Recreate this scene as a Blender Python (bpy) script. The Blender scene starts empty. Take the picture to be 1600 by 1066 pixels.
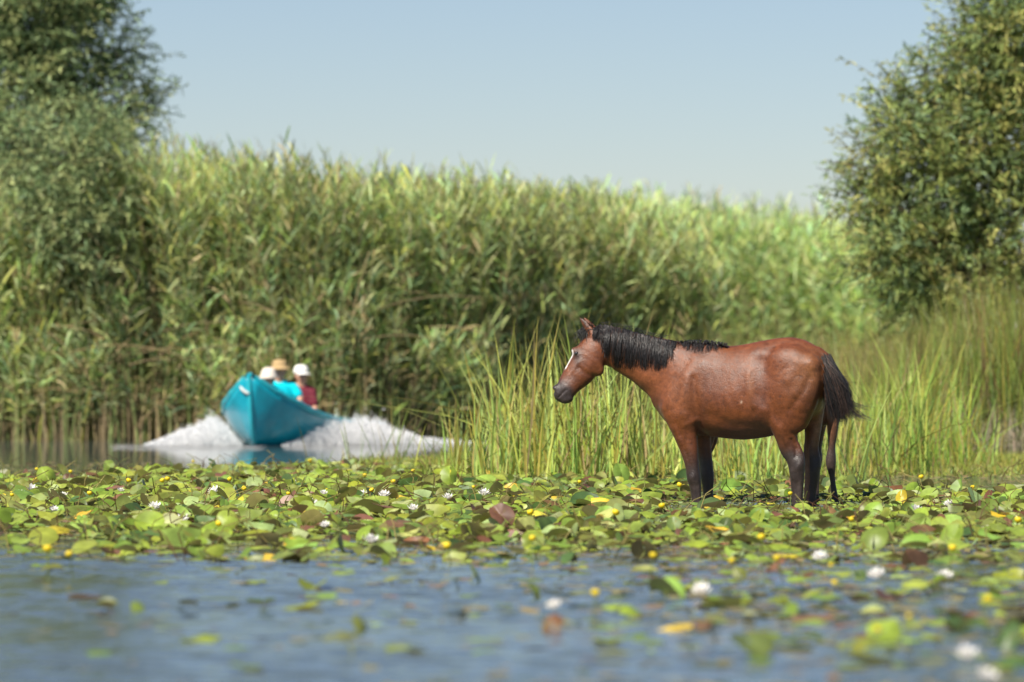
import bpy, math, numpy as np
from mathutils import Vector
R = math.radians
# ------------------------------------------------------------------ camera
sc = bpy.context.scene
CAMH, FPX, HORY, FOC = 0.94, 8889.0, 590.0, 42.0
cam_d = bpy.data.cameras.new('camera'); cam = bpy.data.objects.new('camera', cam_d)
sc.collection.objects.link(cam); sc.camera = cam
cam_d.lens = 200; cam_d.sensor_width = 36; cam_d.clip_start = 0.5; cam_d.clip_end = 8000
cam.location = (0, 0, CAMH)
cam.rotation_euler = (R(90) + math.atan((HORY - 533) / FPX), 0, 0)
cam_d.dof.use_dof = True; cam_d.dof.focus_distance = 41.6; cam_d.dof.aperture_fstop = 2.9
# ------------------------------------------------------------------ light
SUN_EL, SUN_AZ = 50.0, 216.0        # azimuth clockwise from +Y (view direction): behind the camera, to the left
w = bpy.data.worlds.new('World'); sc.world = w; w.use_nodes = True
nt = w.node_tree; nt.nodes.clear()
sky = nt.nodes.new('ShaderNodeTexSky'); sky.sky_type = 'NISHITA'; sky.sun_disc = False
sky.sun_elevation = R(SUN_EL); sky.sun_rotation = R(SUN_AZ)
sky.air_density = 1.0; sky.dust_density = 0.35; sky.ozone_density = 4.0; sky.altitude = 0
bg = nt.nodes.new('ShaderNodeBackground'); bg.inputs['Strength'].default_value = 0.063
wo = nt.nodes.new('ShaderNodeOutputWorld')
tint = nt.nodes.new('ShaderNodeMix'); tint.data_type = 'RGBA'; tint.blend_type = 'MULTIPLY'; tint.inputs[0].default_value = 1; tint.inputs[7].default_value = (1.03, .955, .955, 1)
nt.links.new(sky.outputs[0], tint.inputs[6]); nt.links.new(tint.outputs[2], bg.inputs[0])
wtc = nt.nodes.new('ShaderNodeTexCoord'); wmp = nt.nodes.new('ShaderNodeMapping'); wmp.inputs['Scale'].default_value = (1, 1, 1.35)
nt.links.new(wtc.outputs['Generated'], wmp.inputs[0]); nt.links.new(wmp.outputs[0], sky.inputs[0]); nt.links.new(bg.outputs[0], wo.inputs[0])
sd = bpy.data.lights.new('sun', 'SUN'); sd.energy = 5.0; sd.angle = R(0.53); sd.color = (1.0, 0.93, 0.82)
sun = bpy.data.objects.new('sun', sd); sc.collection.objects.link(sun)
az, el = R(SUN_AZ), R(SUN_EL)
sv = Vector((math.sin(az) * math.cos(el), math.cos(az) * math.cos(el), math.sin(el)))   # towards the sun
sun.rotation_euler = sv.to_track_quat('Z', 'Y').to_euler(); sun.location = sv * 50
sc.view_settings.view_transform = 'Standard'; sc.view_settings.look = 'None'
sc.view_settings.exposure = 0.75; sc.view_settings.gamma = 1.0
sc.cycles.max_bounces = 8; sc.cycles.diffuse_bounces = 3; sc.cycles.glossy_bounces = 3
sc.cycles.transmission_bounces = 4; sc.cycles.transparent_max_bounces = 8

# ------------------------------------------------------------------ helpers
def P(px, py, Y): return np.array([(px - 800) / FPX * Y, Y, CAMH + (HORY - py) / FPX * Y])
def WY(py): return CAMH * FPX / (py - HORY)             # distance at which the water surface shows at row py
def rng(s): return np.random.default_rng(s)
def unit(v): return v / np.maximum(np.linalg.norm(v, axis=-1, keepdims=True), 1e-9)

def tag(o, label=None, cat=None, group=None, kind=None):
    if label: o['label'] = label
    if cat: o['category'] = cat
    if group: o['group'] = group
    if kind: o['kind'] = kind
    return o
def link(name, data, parent=None):
    o = bpy.data.objects.new(name, data); sc.collection.objects.link(o)
    if parent: o.parent = parent
    return o
def np_mesh(name, V, F, col=None, smooth=True):
    V = np.asarray(V, np.float32).reshape(-1, 3); F = np.asarray(F, np.int32); k = F.shape[1]
    me = bpy.data.meshes.new(name)
    me.vertices.add(len(V)); me.vertices.foreach_set('co', V.ravel())
    me.loops.add(F.size); me.loops.foreach_set('vertex_index', F.ravel())
    me.polygons.add(len(F)); me.polygons.foreach_set('loop_start', np.arange(0, F.size, k, dtype=np.int32))
    me.polygons.foreach_set('use_smooth', np.full(len(F), smooth, dtype=bool))
    me.update(calc_edges=True)
    if col is not None:
        a = me.color_attributes.new('col', 'FLOAT_COLOR', 'POINT')
        c = np.ones((len(V), 4), np.float32); c[:, :3] = np.asarray(col, np.float32).reshape(-1, 3)
        a.data.foreach_set('color', c.ravel())
    return me

class Soup:
    def __init__(s): s.V, s.F, s.C, s.n = [], [], [], 0
    def add(s, V, F, C):
        V = np.asarray(V).reshape(-1, 3); s.V.append(V); s.F.append(np.asarray(F) + s.n)
        C = np.asarray(C, float)
        s.C.append(np.broadcast_to(C, (len(V), 3)) if C.ndim == 1 else C); s.n += len(V)
    def ribbons(s, B, D, L, W, droop, col, seg=3, r=None, side=None, bend=None, prof='leaf', tip=None):
        N = len(B); L = np.broadcast_to(np.asarray(L, float), N); W = np.broadcast_to(np.asarray(W, float), N)
        droop = np.broadcast_to(np.asarray(droop, float), N)
        t = np.linspace(0, 1, seg + 1)
        D = unit(D)
        pos = B[:, None] + D[:, None] * (L[:, None] * t)[..., None]
        pos[..., 2] -= droop[:, None] * L[:, None] * t[None] ** 2
        if bend is not None: pos += bend[:, None] * (L[:, None] * t[None] ** 2)[..., None]
        if side is None: side = unit(np.cross(D, r.normal(size=(N, 3))))
        if prof == 'leaf': wp = (t + .06) ** .5 * (1 - t) ** .6; wp = wp / wp.max(); wp[-1] = .03
        elif prof == 'blade': wp = np.minimum(1, (1 - t) * 2.2 + .05)
        else: wp = np.ones(seg + 1) * (1 - .5 * t)
        h = side[:, None] * (W[:, None] * wp[None] * .5)[..., None]
        V = np.stack([pos - h, pos + h], 2).reshape(-1, 3)
        k = np.arange(seg)[None] * 2 + np.arange(N)[:, None] * (seg + 1) * 2
        F = np.stack([k, k + 1, k + 3, k + 2], -1).reshape(-1, 4)
        C = np.repeat(col[:, None], (seg + 1) * 2, 1)
        if tip is not None:
            tt = np.repeat(t, 2)[None, :, None] ** 2
            C = C * (1 - tt) + tip[:, None] * tt
        s.add(V, F, C.reshape(-1, 3))
    def tubes(s, pts, rad, col, sides=3):
        """pts (N,K,3), rad (N,K)"""
        N, K, _ = pts.shape
        d = unit(pts[:, -1] - pts[:, 0]); ref = np.where(np.abs(d[:, 2:3]) > .8, [[1., 0, 0]], [[0, 0, 1.]])
        a = unit(np.cross(d, ref)); b = np.cross(d, a)
        th = np.arange(sides) * 2 * math.pi / sides
        off = a[:, None, None] * np.cos(th)[None, None, :, None] + b[:, None, None] * np.sin(th)[None, None, :, None]
        V = pts[:, :, None] + off * rad[:, :, None, None]
        base = (np.arange(N)[:, None, None] * K + np.arange(K - 1)[None, :, None]) * sides
        j = np.arange(sides)[None, None]; j2 = (j + 1) % sides
        F = np.stack([base + j, base + j2, base + sides + j2, base + sides + j], -1).reshape(-1, 4)
        C = np.repeat(col, K * sides, 0) if np.ndim(col) > 1 else np.broadcast_to(col, (N * K * sides, 3))
        s.add(V, F, C)
    def mesh(s, name, smooth=True): return np_mesh(name, np.concatenate(s.V), np.concatenate(s.F), np.concatenate(s.C), smooth)
    def build(s, name, mat, parent=None, smooth=True):
        me = s.mesh(name, smooth); me.materials.append(mat); return link(name, me, parent)

# ------------------------------------------------------------------ materials
def newmat(name):
    m = bpy.data.materials.new(name); m.use_nodes = True; m.node_tree.nodes.clear(); return m, m.node_tree.nodes, m.node_tree.links
def noise(nn, ll, scale, detail=3, vec=None, rough=.5):
    n = nn.new('ShaderNodeTexNoise'); n.inputs['Scale'].default_value = scale; n.inputs['Detail'].default_value = detail
    n.inputs['Roughness'].default_value = rough
    if vec is not None: ll.new(vec, n.inputs['Vector'])
    return n
def leafmat(name, trans=.35, rough=.5, spec=.4, under=None, vary=.25):
    m, nn, ll = newmat(name)
    at = nn.new('ShaderNodeAttribute'); at.attribute_name = 'col'
    geo = nn.new('ShaderNodeNewGeometry'); nz = noise(nn, ll, 9.0, 3, geo.outputs['Position'])
    mr = nn.new('ShaderNodeMapRange'); mr.inputs[1].default_value = .3; mr.inputs[2].default_value = .7
    mr.inputs[3].default_value = 1 - vary; mr.inputs[4].default_value = 1 + vary
    ll.new(nz.outputs['Fac'], mr.inputs[0])
    mu = nn.new('ShaderNodeMix'); mu.data_type = 'RGBA'; mu.blend_type = 'MULTIPLY'; mu.inputs[0].default_value = 1
    ll.new(at.outputs['Color'], mu.inputs[6]); ll.new(mr.outputs[0], mu.inputs[7]); col = mu.outputs[2]
    if under is not None:
        mx = nn.new('ShaderNodeMix'); mx.data_type = 'RGBA'; mx.inputs[7].default_value = (*under, 1)
        mm = nn.new('ShaderNodeMath'); mm.operation = 'MULTIPLY'; mm.inputs[1].default_value = .55
        ll.new(geo.outputs['Backfacing'], mm.inputs[0]); ll.new(mm.outputs[0], mx.inputs[0])
        ll.new(col, mx.inputs[6]); col = mx.outputs[2]
    pb = nn.new('ShaderNodeBsdfPrincipled'); pb.inputs['Roughness'].default_value = rough
    pb.inputs['Specular IOR Level'].default_value = spec; ll.new(col, pb.inputs['Base Color'])
    tr = nn.new('ShaderNodeBsdfTranslucent'); ll.new(col, tr.inputs['Color'])
    ms = nn.new('ShaderNodeMixShader'); ms.inputs[0].default_value = trans
    out = nn.new('ShaderNodeOutputMaterial')
    ll.new(pb.outputs[0], ms.inputs[1]); ll.new(tr.outputs[0], ms.inputs[2]); ll.new(ms.outputs[0], out.inputs[0])
    return m
def plain(name, c, rough=.6, spec=.4, var=.12, scale=20, bump=0., coat=0., metal=0., attr=False):
    m, nn, ll = newmat(name)
    tc = nn.new('ShaderNodeTexCoord'); nz = noise(nn, ll, scale, 4, tc.outputs['Object'])
    mr = nn.new('ShaderNodeMapRange'); mr.inputs[1].default_value = .3; mr.inputs[2].default_value = .7
    mr.inputs[3].default_value = 1 - var; mr.inputs[4].default_value = 1 + var; ll.new(nz.outputs['Fac'], mr.inputs[0])
    mu = nn.new('ShaderNodeMix'); mu.data_type = 'RGBA'; mu.blend_type = 'MULTIPLY'; mu.inputs[0].default_value = 1
    mu.inputs[6].default_value = (*c, 1); ll.new(mr.outputs[0], mu.inputs[7])
    if attr:
        at = nn.new('ShaderNodeAttribute'); at.attribute_name = 'col'; ll.new(at.outputs['Color'], mu.inputs[6])
    pb = nn.new('ShaderNodeBsdfPrincipled'); pb.inputs['Roughness'].default_value = rough
    pb.inputs['Specular IOR Level'].default_value = spec; pb.inputs['Metallic'].default_value = metal
    pb.inputs['Coat Weight'].default_value = coat; pb.inputs['Coat Roughness'].default_value = .15
    ll.new(mu.outputs[2], pb.inputs['Base Color'])
    if bump:
        bp = nn.new('ShaderNodeBump'); bp.inputs['Strength'].default_value = bump; bp.inputs['Distance'].default_value = .01
        ll.new(nz.outputs['Fac'], bp.inputs['Height']); ll.new(bp.outputs[0], pb.inputs['Normal'])
    out = nn.new('ShaderNodeOutputMaterial'); ll.new(pb.outputs[0], out.inputs[0]); return m

M_reed = leafmat('reed_leaf', .34, .5, .35)
M_tree = leafmat('willow_leaf', .35, .5, .28)
M_pad = leafmat('lily_leaf', .24, .43, .32, under=(.34, .24, .12), vary=.3)
M_petal = leafmat('petal', .3, .5, .3, vary=.04)
M_bark = plain('bark', (.10, .075, .05), .9, .2, .35, 8, .8)
M_mud = plain('mud', (.12, .15, .035), .9, .2, .4, 1.5, .5)

# ------------------------------------------------------------------ water and land
def water_mat():
    m, nn, ll = newmat('water')
    geo = nn.new('ShaderNodeNewGeometry')
    def wave(sx, sy, scale, det):
        mp = nn.new('ShaderNodeMapping'); mp.inputs['Scale'].default_value = (sx, sy, 1)
        ll.new(geo.outputs['Position'], mp.inputs['Vector']); return noise(nn, ll, scale, det, mp.outputs[0], .55)
    n1 = wave(.55, 1.0, 3.2, 2); n2 = wave(.6, 1.0, 11.0, 3)
    patch = wave(.35, .12, .8, 2)
    cp = nn.new('ShaderNodeMapRange'); cp.inputs[1].default_value = .42; cp.inputs[2].default_value = .6
    cp.inputs[3].default_value = .45; cp.inputs[4].default_value = 1.0; ll.new(patch.outputs['Fac'], cp.inputs[0])
    # far water between the reeds is calm: amplitude falls with distance along the channel
    sep = nn.new('ShaderNodeSeparateXYZ'); ll.new(geo.outputs['Position'], sep.inputs[0])
    fa = nn.new('ShaderNodeMapRange'); fa.inputs[1].default_value = 40; fa.inputs[2].default_value = 66
    fa.inputs[3].default_value = 1.0; fa.inputs[4].default_value = .22; ll.new(sep.outputs['Y'], fa.inputs[0])
    am = nn.new('ShaderNodeMath'); am.operation = 'MULTIPLY'; ll.new(cp.outputs[0], am.inputs[0]); ll.new(fa.outputs[0], am.inputs[1])
    def bump(h, dist, prev):
        b = nn.new('ShaderNodeBump'); b.inputs['Distance'].default_value = dist; ll.new(am.outputs[0], b.inputs['Strength'])
        ll.new(h.outputs['Fac'], b.inputs['Height'])
        if prev: ll.new(prev.outputs[0], b.inputs['Normal'])
        return b
    b1 = bump(n1, .006, None); b2 = bump(n2, .004, b1)
    pb = nn.new('ShaderNodeBsdfPrincipled'); pb.inputs['Base Color'].default_value = (.07, .092, .09, 1)
    pb.inputs['Roughness'].default_value = .06; pb.inputs['IOR'].default_value = 1.42
    pb.inputs['Specular IOR Level'].default_value = .5
    ll.new(b2.outputs[0], pb.inputs['Normal'])
    out = nn.new('ShaderNodeOutputMaterial'); ll.new(pb.outputs[0], out.inputs[0]); return m
def sheet(name, pts, z, mat, kind='structure'):
    V = np.array([(x, y, z) for x, y in pts]); me = bpy.data.meshes.new(name)
    me.from_pydata(V.tolist(), [], [list(range(len(pts)))]); me.materials.append(mat)
    return tag(link(name, me), kind=kind)
def water():
    r = rng(7); x = np.arange(-5.4, 5.41, .042); y = np.concatenate([np.arange(13.5, 36, .02), np.arange(36, 52, .035)]); X, Y = np.meshgrid(x, y)
    z = np.zeros_like(X); amp = .5 + .5 * np.tanh(2.2 * (np.sin(X * .9 + Y * .55) + np.sin(Y * 1.05 - X * .4 + 1.2) + .7 * np.sin(Y * .37 + X * .3)))
    amp = .6 + .4 * amp
    for q in range(46):
        lam = .06 * (7 ** r.random()); k = 2 * math.pi / lam; a = r.normal(math.pi / 2, .55); z += .0008 * lam ** .8 / .12 * np.sin(k * (math.cos(a) * X + math.sin(a) * Y) + r.uniform(0, 6.28)) * .33
    fade = np.clip((X + 5.4) / .5, 0, 1) * np.clip((5.4 - X) / .5, 0, 1) * np.clip((Y - 13.5) / .5, 0, 1) * np.clip((Y - y[-1]) / -4, 0, 1) * np.interp(Y, [0, 29, 33, 60], [1, 1, .5, .35])
    z *= amp * fade; ny, nx = X.shape
    V = np.stack([X, Y, z], -1).reshape(-1, 3); i = np.arange(ny - 1)[:, None] * nx + np.arange(nx - 1)[None]
    F = np.stack([i, i + 1, i + nx + 1, i + nx], -1).reshape(-1, 4); n0 = len(V)
    c = [0, nx - 1, n0 - 1, n0 - nx]; V = np.concatenate([V, [(-1500, -60, 0), (1500, -60, 0), (1500, 3000, 0), (-1500, 3000, 0)]]); o = [n0, n0 + 1, n0 + 2, n0 + 3]
    F = np.concatenate([F, [[o[0], o[1], c[1], c[0]], [o[1], o[2], c[2], c[1]], [o[2], o[3], c[3], c[2]], [o[3], o[0], c[0], c[3]]]])
    me = np_mesh('water', V, F); me.materials.append(water_mat()); tag(link('water', me), kind='structure')
water()
def XP(px, Y): return (px - 800) / FPX * Y
sheet('marsh_ground', [(-1500, 89), (-5, 86.5), (XP(650, 86.5), 86.5), (XP(800, 92), 92), (XP(1090, 95), 95), (XP(1250, 82), 82), (XP(1330, 58), 58), (XP(1800, 53), 53), (1500, 53), (1500, 2900), (-1500, 2900)], .02, M_mud)

# ------------------------------------------------------------------ reeds
def phrag(name, label, n, place, top, seed, base_col, lw=.028, ll_=.42, nleaf=18, lean=(-.05, 0), dry=.10, leafmin=.16):
    r = rng(seed); S = Soup()
    px, Y = place(r, n); x = XP(px, Y)
    ztop = CAMH + (HORY - top(px)) / FPX * Y
    H = ztop * (1 + r.normal(0, .035, n)) - np.abs(r.normal(0, .25, n)) + .1
    H = np.where(r.random(n) < .25, H * r.uniform(.55, .95, n), H); H = np.where(r.random(n) < .08, H + r.uniform(.05, .35, n), H)
    ln = r.normal(0, .07, (n, 2)) + np.array(lean); big = 1 + .16 * np.sin(px * .019 + 1) + .12 * np.sin(px * .047) + .10 * np.sin(Y * 3.1)
    t = np.linspace(0, 1, 5)[None, :, None]
    B = np.stack([x, Y, np.zeros(n)], 1)
    topv = np.stack([ln[:, 0] * H, ln[:, 1] * H, H * .93], 1)
    pts = B[:, None] + topv[:, None] * t + np.stack([ln[:, 0], ln[:, 1], ln[:, 0] * 0], 1)[:, None] * (t ** 2.2) * H[:, None, None] * .7
    tan = np.array([.46, .36, .19]); green = np.array(base_col)
    isdry = r.random(n) < .45
    sc_ = np.where(isdry[:, None], tan * r.uniform(.6, 1.2, (n, 1)), green * r.uniform(.7, 1.2, (n, 1)))
    S.tubes(pts, np.array([.009, .008, .007, .005, .002])[None] * r.uniform(.8, 1.3, (n, 1)), sc_)
    idx = np.repeat(np.arange(n), nleaf); N = len(idx)
    h = (leafmin + (1 - leafmin) * r.random(N) ** .8); h = np.clip(h, 0, .995)
    tt = h; Bp = B[idx] + topv[idx] * tt[:, None]
    Bp[:, :2] += ln[idx] * (tt ** 2.2 * H[idx] * .7)[:, None]
    a = r.uniform(0, 2 * math.pi, N); upw = r.uniform(.4, 1.7, N) + 1.6 * h ** 5
    D = np.stack([np.cos(a) + .25 * lean[0] * 10, np.sin(a) * .8, upw], 1)
    L = ll_ * r.uniform(.5, 1.25, N) * (1 - .3 * np.abs(h - .6)); W = lw * r.uniform(.6, 1.25, N)
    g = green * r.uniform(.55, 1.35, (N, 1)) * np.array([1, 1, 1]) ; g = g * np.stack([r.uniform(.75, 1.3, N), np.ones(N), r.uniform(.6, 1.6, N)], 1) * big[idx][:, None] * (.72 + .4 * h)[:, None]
    dr = r.random(N) < dry * (1.6 - h); g[dr] = tan * r.uniform(.7, 1.3, (dr.sum(), 1))
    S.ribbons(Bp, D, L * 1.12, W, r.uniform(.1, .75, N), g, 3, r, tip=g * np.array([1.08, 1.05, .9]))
    # feathery tops
    k = np.where(r.random(n) < .22)[0]; q = 6; idx = np.repeat(k, q); N = len(idx)
    Bp = pts[idx, -1] - np.array([0, 0, .05]) + r.normal(0, .02, (N, 3))
    D = np.stack([r.normal(-.25, .3, N), r.normal(0, .3, N), np.ones(N)], 1)
    S.ribbons(Bp, D, r.uniform(.15, .34, N), .010, .25, np.array([[.24, .22, .13]]) * r.uniform(.7, 1.4, (N, 1)), 2, r)
    return tag(S.build(name, M_reed), label, 'reeds', kind='stuff')

topA = lambda px: np.interp(px, [-80, 0, 60, 120, 205, 238, 300, 400, 500, 650, 800, 950, 1050, 1120], [285, 285, 305, 345, 335, 218, 225, 240, 258, 272, 280, 300, 330, 400])
frontA = lambda px: np.interp(px, [-80, 560, 740, 900, 1100], [84.5, 84.5, 86, 88.5, 91])
def placeA(r, n):
    px = r.uniform(-230, 1110, n); return px, frontA(px) + 4.5 * r.random(n) ** 1.7
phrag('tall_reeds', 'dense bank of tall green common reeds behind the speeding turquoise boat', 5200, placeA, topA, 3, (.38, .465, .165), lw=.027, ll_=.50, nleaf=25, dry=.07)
def placeF(r, n):   # a low fringe along the water's edge, mostly dry stems
    px = r.uniform(-80, 1100, n); return px, frontA(px) - .5 + .8 * r.random(n)
topF = lambda px: 470 + 60 * np.sin(px * .021) + 25 * np.sin(px * .063)
phrag('fringe_reeds', 'lower half dry reeds standing in the water along the reed bank edge', 900, placeF, topF, 4, (.34, .44, .16), dry=.16, nleaf=18, lean=(.0, 0))
topB = lambda px: np.interp(px, [850, 950, 1050, 1150, 1200, 1300, 1400, 1500], [292, 295, 305, 318, 322, 332, 350, 360])
def placeB(r, n):
    px = r.uniform(880, 1500, n); return px, 118 + 7 * r.random(n) ** 1.5
phrag('pale_reeds', 'pale yellow-green reeds on the far bank between dark reed bank and right tree', 3000, placeB, topB, 5, (.50, .64, .25), dry=.03, lw=.029, ll_=.5, nleaf=24, leafmin=.3)

# a few broken dry canes lying across the left bank
r = rng(8); S = Soup(); n = 20
px = r.uniform(-20, 680, n); py = r.uniform(480, 690, n); Yc = frontA(px) - .55
a = r.normal(0, .5, n) + np.where(r.random(n) < .6, .35, 2.6); Lc = r.uniform(.5, 1.7, n)
p0 = np.stack([XP(px, Yc), Yc, np.maximum(.04, CAMH + (HORY - py) / FPX * Yc)], 1)
dv = np.stack([np.cos(a), r.normal(0, .1, n), np.abs(np.sin(a)) * .8], 1) * Lc[:, None]
t = np.linspace(0, 1, 5)[None, :, None]
pts = p0[:, None] + dv[:, None] * t; pts[..., 2] -= .25 * Lc[:, None] * (t[..., 0] ** 2 - t[..., 0] * .3)
pts[..., 2] = np.maximum(pts[..., 2], .01)
S.tubes(pts, np.full((n, 5), .009), np.array([[.42, .32, .17]]) * r.uniform(.7, 1.2, (n, 1)))
tag(S.build('broken_reeds', M_reed), 'broken straw-coloured reed canes leaning across the left reed bank', 'reeds', kind='stuff')

def blades(name, label, clumps, seed, green, h=(1.0, 1.7), wid=.012, yel=.2, brown=.1, per=22, spread=.12, lean=.18, droop=(.02, .35), cat='reeds', seg=5, dry=(.38, .29, .13)):
    """clumps: array (n,3) px, Y, height scale"""
    r = rng(seed); S = Soup(); n = len(clumps); idx = np.repeat(np.arange(n), per); N = len(idx)
    c = clumps[idx]; B = np.stack([XP(c[:, 0], c[:, 1]) + r.normal(0, spread, N), c[:, 1] + r.normal(0, spread * 1.5, N), np.full(N, -.02)], 1)
    D = np.stack([r.normal(0, lean, N), r.normal(0, lean, N), np.ones(N)], 1)
    L = r.uniform(h[0], h[1], N) * c[:, 2] * r.choice([1, 1, 1, .6, .4], N)
    g = np.array(green)[None] * r.uniform(.6, 1.3, (N, 1)) * np.stack([r.uniform(.75, 1.25, N), np.ones(N), r.uniform(.6, 1.3, N)], 1)
    k = r.random(N); g[k < yel] = np.array([.42, .36, .07]) * r.uniform(.6, 1.1, ((k < yel).sum(), 1))
    b = k > 1 - brown; g[b] = np.array(dry) * r.uniform(.5, 1.1, (b.sum(), 1))
    tip = g * .6 + np.array([.35, .27, .07]) * .4
    bd = r.normal(0, .13, (N, 3)); bd[:, 2] = 0
    kink = r.random(N) < .13; bd[kink] *= 4; dr = r.uniform(*droop, N) ** 1.6; dr[kink] += .3
    S.ribbons(B, D, L, wid * r.uniform(.6, 1.4, N), dr, g, seg, r, bend=bd, prof='blade', tip=tip)
    return tag(S.build(name, M_reed), label, cat, kind='stuff')

r = rng(21)
def C_(n, px0, px1, Y0, Y1, hf=lambda p: 1 + 0 * p, s=None):
    px = r.uniform(px0, px1, n); Y = r.uniform(Y0, Y1, n); return np.stack([px, Y, hf(px) * r.uniform(.8, 1.1, n)], 1)
# bright sedge in front of the channel, left of and behind the horse
cl = np.concatenate([C_(38, 760, 1010, 50, 56, lambda p: 1.03 + 0 * p), C_(34, 755, 1080, 50, 57, lambda p: np.interp(p, [730, 790, 1000, 1080], [.8, 1, 1, .9])),
                     C_(55, 1060, 1340, 50, 58, lambda p: .62 + 0 * p), C_(10, 690, 760, 50, 56, lambda p: .55 + 0 * p)])
blades('bright_sedge', 'bright yellow-green sedge blades growing behind the horse head and belly', cl, 22, (.40, .51, .12), h=(.9, 1.68), per=13, lean=.14, wid=.015)
cl = np.concatenate([C_(58, 1330, 1520, 56, 66, lambda p: np.interp(p, [1330, 1400, 1480, 1520], [.9, 1.1, .95, .6])), C_(22, 1330, 1450, 54, 58, lambda p: .8 + 0 * p)])
blades('green_sedge', 'green sedge blades with yellow tips right of the horse tail', cl, 23, (.33, .46, .09), h=(.9, 1.6), per=14, wid=.014)
# olive rushes behind, right
cl = C_(420, 1060, 1480, 74, 90, lambda p: np.interp(p, [1060, 1300, 1400, 1480], [.72, .75, .8, .9]))
blades('olive_rushes', 'olive brown rushes between the far reeds and the horse back', cl, 24, (.24, .27, .10), h=(1.4, 2.5), per=24, wid=.013, yel=.08, brown=.3, lean=.1, spread=.2)
cl = C_(300, 1385, 1680, 69, 75, lambda p: np.interp(p, [1385, 1450, 1530, 1680], [.65, .85, 1.1, 1.15]))
blades('dark_rushes', 'tall dark green and brown rushes under the right tree', cl, 25, (.20, .29, .07), h=(1.3, 2.3), per=26, wid=.012, yel=.06, brown=.2, lean=.07, spread=.16, dry=(.24, .15, .08))
cl = C_(60, 1440, 1640, 68, 70, lambda p: .8 + 0 * p)
blades('dry_grass', 'grey bleached dry grass tangled at the foot of the dark rushes', cl, 26, (.34, .30, .20), h=(.5, 1.2), per=16, wid=.012, yel=0, brown=.6, lean=.35, cat='grass', dry=(.40, .36, .27))
cl = np.stack([np.linspace(-60, 1090, 300) + r.normal(0, 3, 300), frontA(np.linspace(-60, 1090, 300)) - .35 + .5 * r.random(300), r.uniform(.7, 1.2, 300)], 1)
blades('straw_stems', 'straw-coloured bare reed stems standing at the waterline of the reed bank', cl, 28, (.30, .36, .12), h=(.7, 1.7), per=8, wid=.020, lean=.06, yel=0, brown=.7, spread=.10, dry=(.52, .40, .23), droop=(.0, .1))
# wisps left in front of the boat wake
cl = np.array([[590, 60, .62], [560, 60, .5], [622, 59, .75], [540, 62, .45], [655, 60, .6], [690, 57, .7], [605, 61, .8], [715, 56, .8]])
blades('sparse_sedge', 'sparse thin green sedge blades in front of the white wake', cl, 27, (.17, .28, .07), h=(.7, 1.45), per=7, wid=.010, lean=.32, yel=.25, spread=.18)
# short growth at the foot of the sedges and over the mud at right
r = rng(31)
n1, n2, n3 = 3200, 1900, 500
cl = np.concatenate([np.stack([r.uniform(1320, 1660, n1), 54 + 15 * r.random(n1), r.uniform(.25, .6, n1)], 1),
                     np.stack([r.uniform(680, 1340, n2), 51 + 10 * r.random(n2), r.uniform(.7, 1.3, n2)], 1),
                     np.stack([r.uniform(560, 800, n3), 55 + 8 * r.random(n3), r.uniform(.5, .9, n3)], 1)])
blades('marsh_grass', 'short bright green marsh grass at the foot of the sedges', cl, 32, (.30, .38, .08), h=(.08, .28), per=9, wid=.012, lean=.5, spread=.12, yel=.12, brown=.12, cat='grass', seg=2)

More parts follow.
